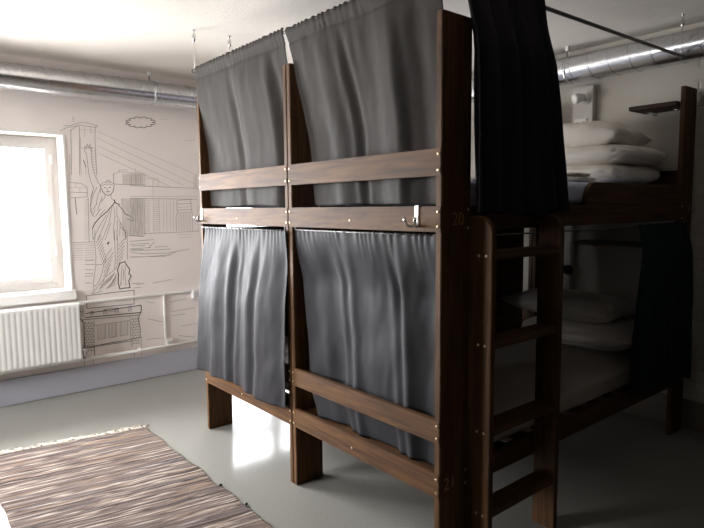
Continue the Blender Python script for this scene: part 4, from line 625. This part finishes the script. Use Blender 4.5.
def pillow(name, c, s, rz, m, label, seed, tilt=0.0, group=None, bend=.0):
    """pillow with pinched corners and a seam"""
    bm = bmesh.new(); N = 46; R = Matrix.Rotation(rz, 3, 'Z'); gr = {}
    for side in (1, -1):
        for i in range(N+1):
            for j in range(N+1):
                u, v = -1+2*i/N, -1+2*j/N
                edge = i in (0, N) or j in (0, N)
                if side == -1 and edge: gr[(-1, i, j)] = gr[(1, i, j)]; continue
                prof = max(0, (1-abs(u)**3.2))**.5*max(0, (1-abs(v)**3.2))**.5
                x = u*s[0]/2*(1-.07*(1-abs(v)**2)); y = v*s[1]/2*(1-.07*(1-abs(u)**2))
                ns = noise.noise(Vector((u*2+seed, v*2, side)))*.10 + noise.noise(Vector((u*6+seed, v*4, side*2)))*.05
                cr = abs(noise.noise(Vector((u*2.4+v+seed, v*2-u, side*3.1))))
                z = side*s[2]/2*prof*(1+ns) - side*.012*math.exp(-(cr/.06)**2)*prof - side*.008*math.exp(-(abs(noise.noise(Vector((u*1.2-v*2.6+seed, u*1.5, 5.5))))/.05)**2)*prof + tilt*y + bend*u*u + .01*noise.noise(Vector((u*3, v*3, seed+5)))
                gr[(side, i, j)] = bm.verts.new(R @ Vector((x, y, z)) + Vector(c))
        for i in range(N):
            for j in range(N):
                q = [gr[(side, i, j)], gr[(side, i+1, j)], gr[(side, i+1, j+1)], gr[(side, i, j+1)]]
                if len(set(q)) == 4: bm.faces.new(q if side == 1 else q[::-1])
    return tag(from_bm(name, bm, m, None, True), label, 'pillow', group)
def mattress(name, x0, x1, y0, y1, z0, z1, m, label):
    t = tag(empty(name, ((x0+x1)/2, (y0+y1)/2, z0)), label, 'mattress'); hx, hy, h = (x1-x0)/2, (y1-y0)/2, z1-z0
    bm = bmesh.new(); slab(bm, (0, 0, h/2), (hx*2, hy*2, h), p=14, pz=5, wr=.0016, seed=z0*7+y0, nu=160, nv=40)
    from_bm('mattress_core', bm, m, t, True)
    return t
mattress('mattress', .20, 2.185, .032, .935, U1-.006, 1.497, M_SHEET, 'mattress in a pale blue sheet on the upper deck of the right bunk')
mattress('mattress', .11, 2.185, .032, .935, K1-.018, .528, M_MATT, 'mattress in an off-white cover on the lower deck of the right bunk')
mattress('mattress', .11, 2.185, 1.002, 1.905, U1-.006, 1.49, M_SHEET, 'mattress on the upper deck of the left bunk, behind the front curtains')
mattress('mattress', .11, 2.185, 1.002, 1.905, K1-.018, .528, M_MATT, 'mattress on the lower deck of the left bunk, behind the front curtains')
# upper bedding: folded duvet and a pillow on top
soft('duvet', [dict(c=(1.86, .50, 1.556), s=(.58, .76, .14), p=6, pz=2.6, wr=.012, seed=1, nu=110),
               dict(c=(1.87, .485, 1.66), s=(.60, .80, .14), p=5, pz=2.6, wr=.013, seed=4, nu=110)], M_LINEN,
     'folded white duvet in two thick layers on the upper mattress, under the pillow', 'duvet')
pillow('pillow', (1.86, .54, 1.785), (.52, .70, .19), .06, M_LINEN, 'plump white pillow lying on the folded duvet of the upper right bunk', 3.0, tilt=.04)
soft('towel', [dict(c=(1.30, .34, 1.512), s=(.26, .34, .04), p=7, pz=3, wr=.02, seed=9),
               dict(c=(1.31, .34, 1.538), s=(.22, .30, .026), p=6, pz=3, wr=.02, seed=12)], M_LINEN,
     'small white folded towel on the pale blue sheet, left of the duvet', 'towel')
# lower bedding
soft('duvet', [dict(c=(1.84, .42, .615), s=(.60, .70, .175), p=5, pz=2.4, wr=.012, seed=21, nu=110)], M_LINEN,
     'folded white duvet on the lower mattress, in the shade behind the ladder', 'duvet')
pillow('pillow', (1.80, .52, .765), (.48, .74, .15), -.05, M_LINEN, 'white pillow lying on the duvet in the dark lower bunk', 6.2, tilt=.03)

# ================================================================== RUG
RUG = empty('rag_rug', (-.73, 1.3, 0))
tag(RUG, 'striped woven rag rug in brown, cream and grey on the pale floor', 'rug')
def rug_pt(u, v, z=0):
    # u 0..1 left to right, v 0..1 far to near
    xl = -1.165 + .010*noise.noise(Vector((v*9, 1, 1))); xr = -.298 + .014*noise.noise(Vector((v*11, 5, 1))) + .006*noise.noise(Vector((v*50, 5, 1)))
    x = xl+(xr-xl)*u; yt = lerp(2.345, 2.195, u); yb = lerp(.42, .28, u)
    y = lerp(yt, yb, v)
    return Vector((x+.73, y-1.3, z))
bm = bmesh.new(); NU, NV = 120, 300
T = [[bm.verts.new(rug_pt(i/NU, j/NV, .008 + .0018*noise.noise(Vector((i*.08, j*1.3, 2))) + .0025*noise.noise(Vector((i*.05, j*.05, 9))))) for j in range(NV+1)] for i in range(NU+1)]
for i in range(NU):
    for j in range(NV): bm.faces.new((T[i][j], T[i][j+1], T[i+1][j+1], T[i+1][j]))
bd = [T[i][0] for i in range(NU+1)] + [T[NU][j] for j in range(1, NV+1)] + [T[i][NV] for i in range(NU-1, -1, -1)] + [T[0][j] for j in range(NV-1, 0, -1)]
lo = [bm.verts.new(Vector((v.co.x, v.co.y, .0005))) for v in bd]
for k in range(len(bd)): q = (k+1) % len(bd); bm.faces.new((bd[k], lo[k], lo[q], bd[q]))
rw = from_bm('rug_weave', bm, M_RUG, RUG, True)
bm = bmesh.new()
for k in range(95):
    u = (k+.5)/95 + random.uniform(-.003, .003); p0 = rug_pt(u, .002, .006); L_ = random.uniform(.035, .07); a = random.uniform(-1, 1)
    pts = [p0]
    for s_ in (1, 2, 3): pts.append(p0+Vector((L_*s_/3*math.sin(a+.4*s_*random.uniform(-1, 1)), L_*s_/3, -.002+.003*random.random())))
    tube_bm(bm, pts, [.003, .004, .0045, .003], 6)
from_bm('fringe', bm, M_FRINGE, RUG, True)['kind'] = 'stuff'
bm = bmesh.new()
for v_ in (.53, .66): 
    p0 = rug_pt(1, v_, .006); tube_bm(bm, [p0, p0+Vector((.008, .003, .003)), p0+Vector((.018, .002, .0))], [.004, .007, .004], 7)
from_bm('loose_thread', bm, M_DARK, RUG, True)

# repeats of one kind carry one group name
GROUPS = {'curtain': 'curtains hung around the bunks', 'curtain rod': 'curtain rods around the bunks', 'mattress': 'mattresses on the bunk decks',
          'pillow': 'pillows on the right bunk', 'duvet': 'folded duvets on the right bunk', 'lamp': 'reading lamps at the bunk heads',
          'socket': 'wall sockets', 'shelf': 'shelves at the bunk heads', 'duct': 'ventilation ducts under the ceiling', 'coat hook': 'coat hooks on the bunks'}
for o in C.objects:
    if o.get('category') in GROUPS: o['group'] = GROUPS[o['category']]
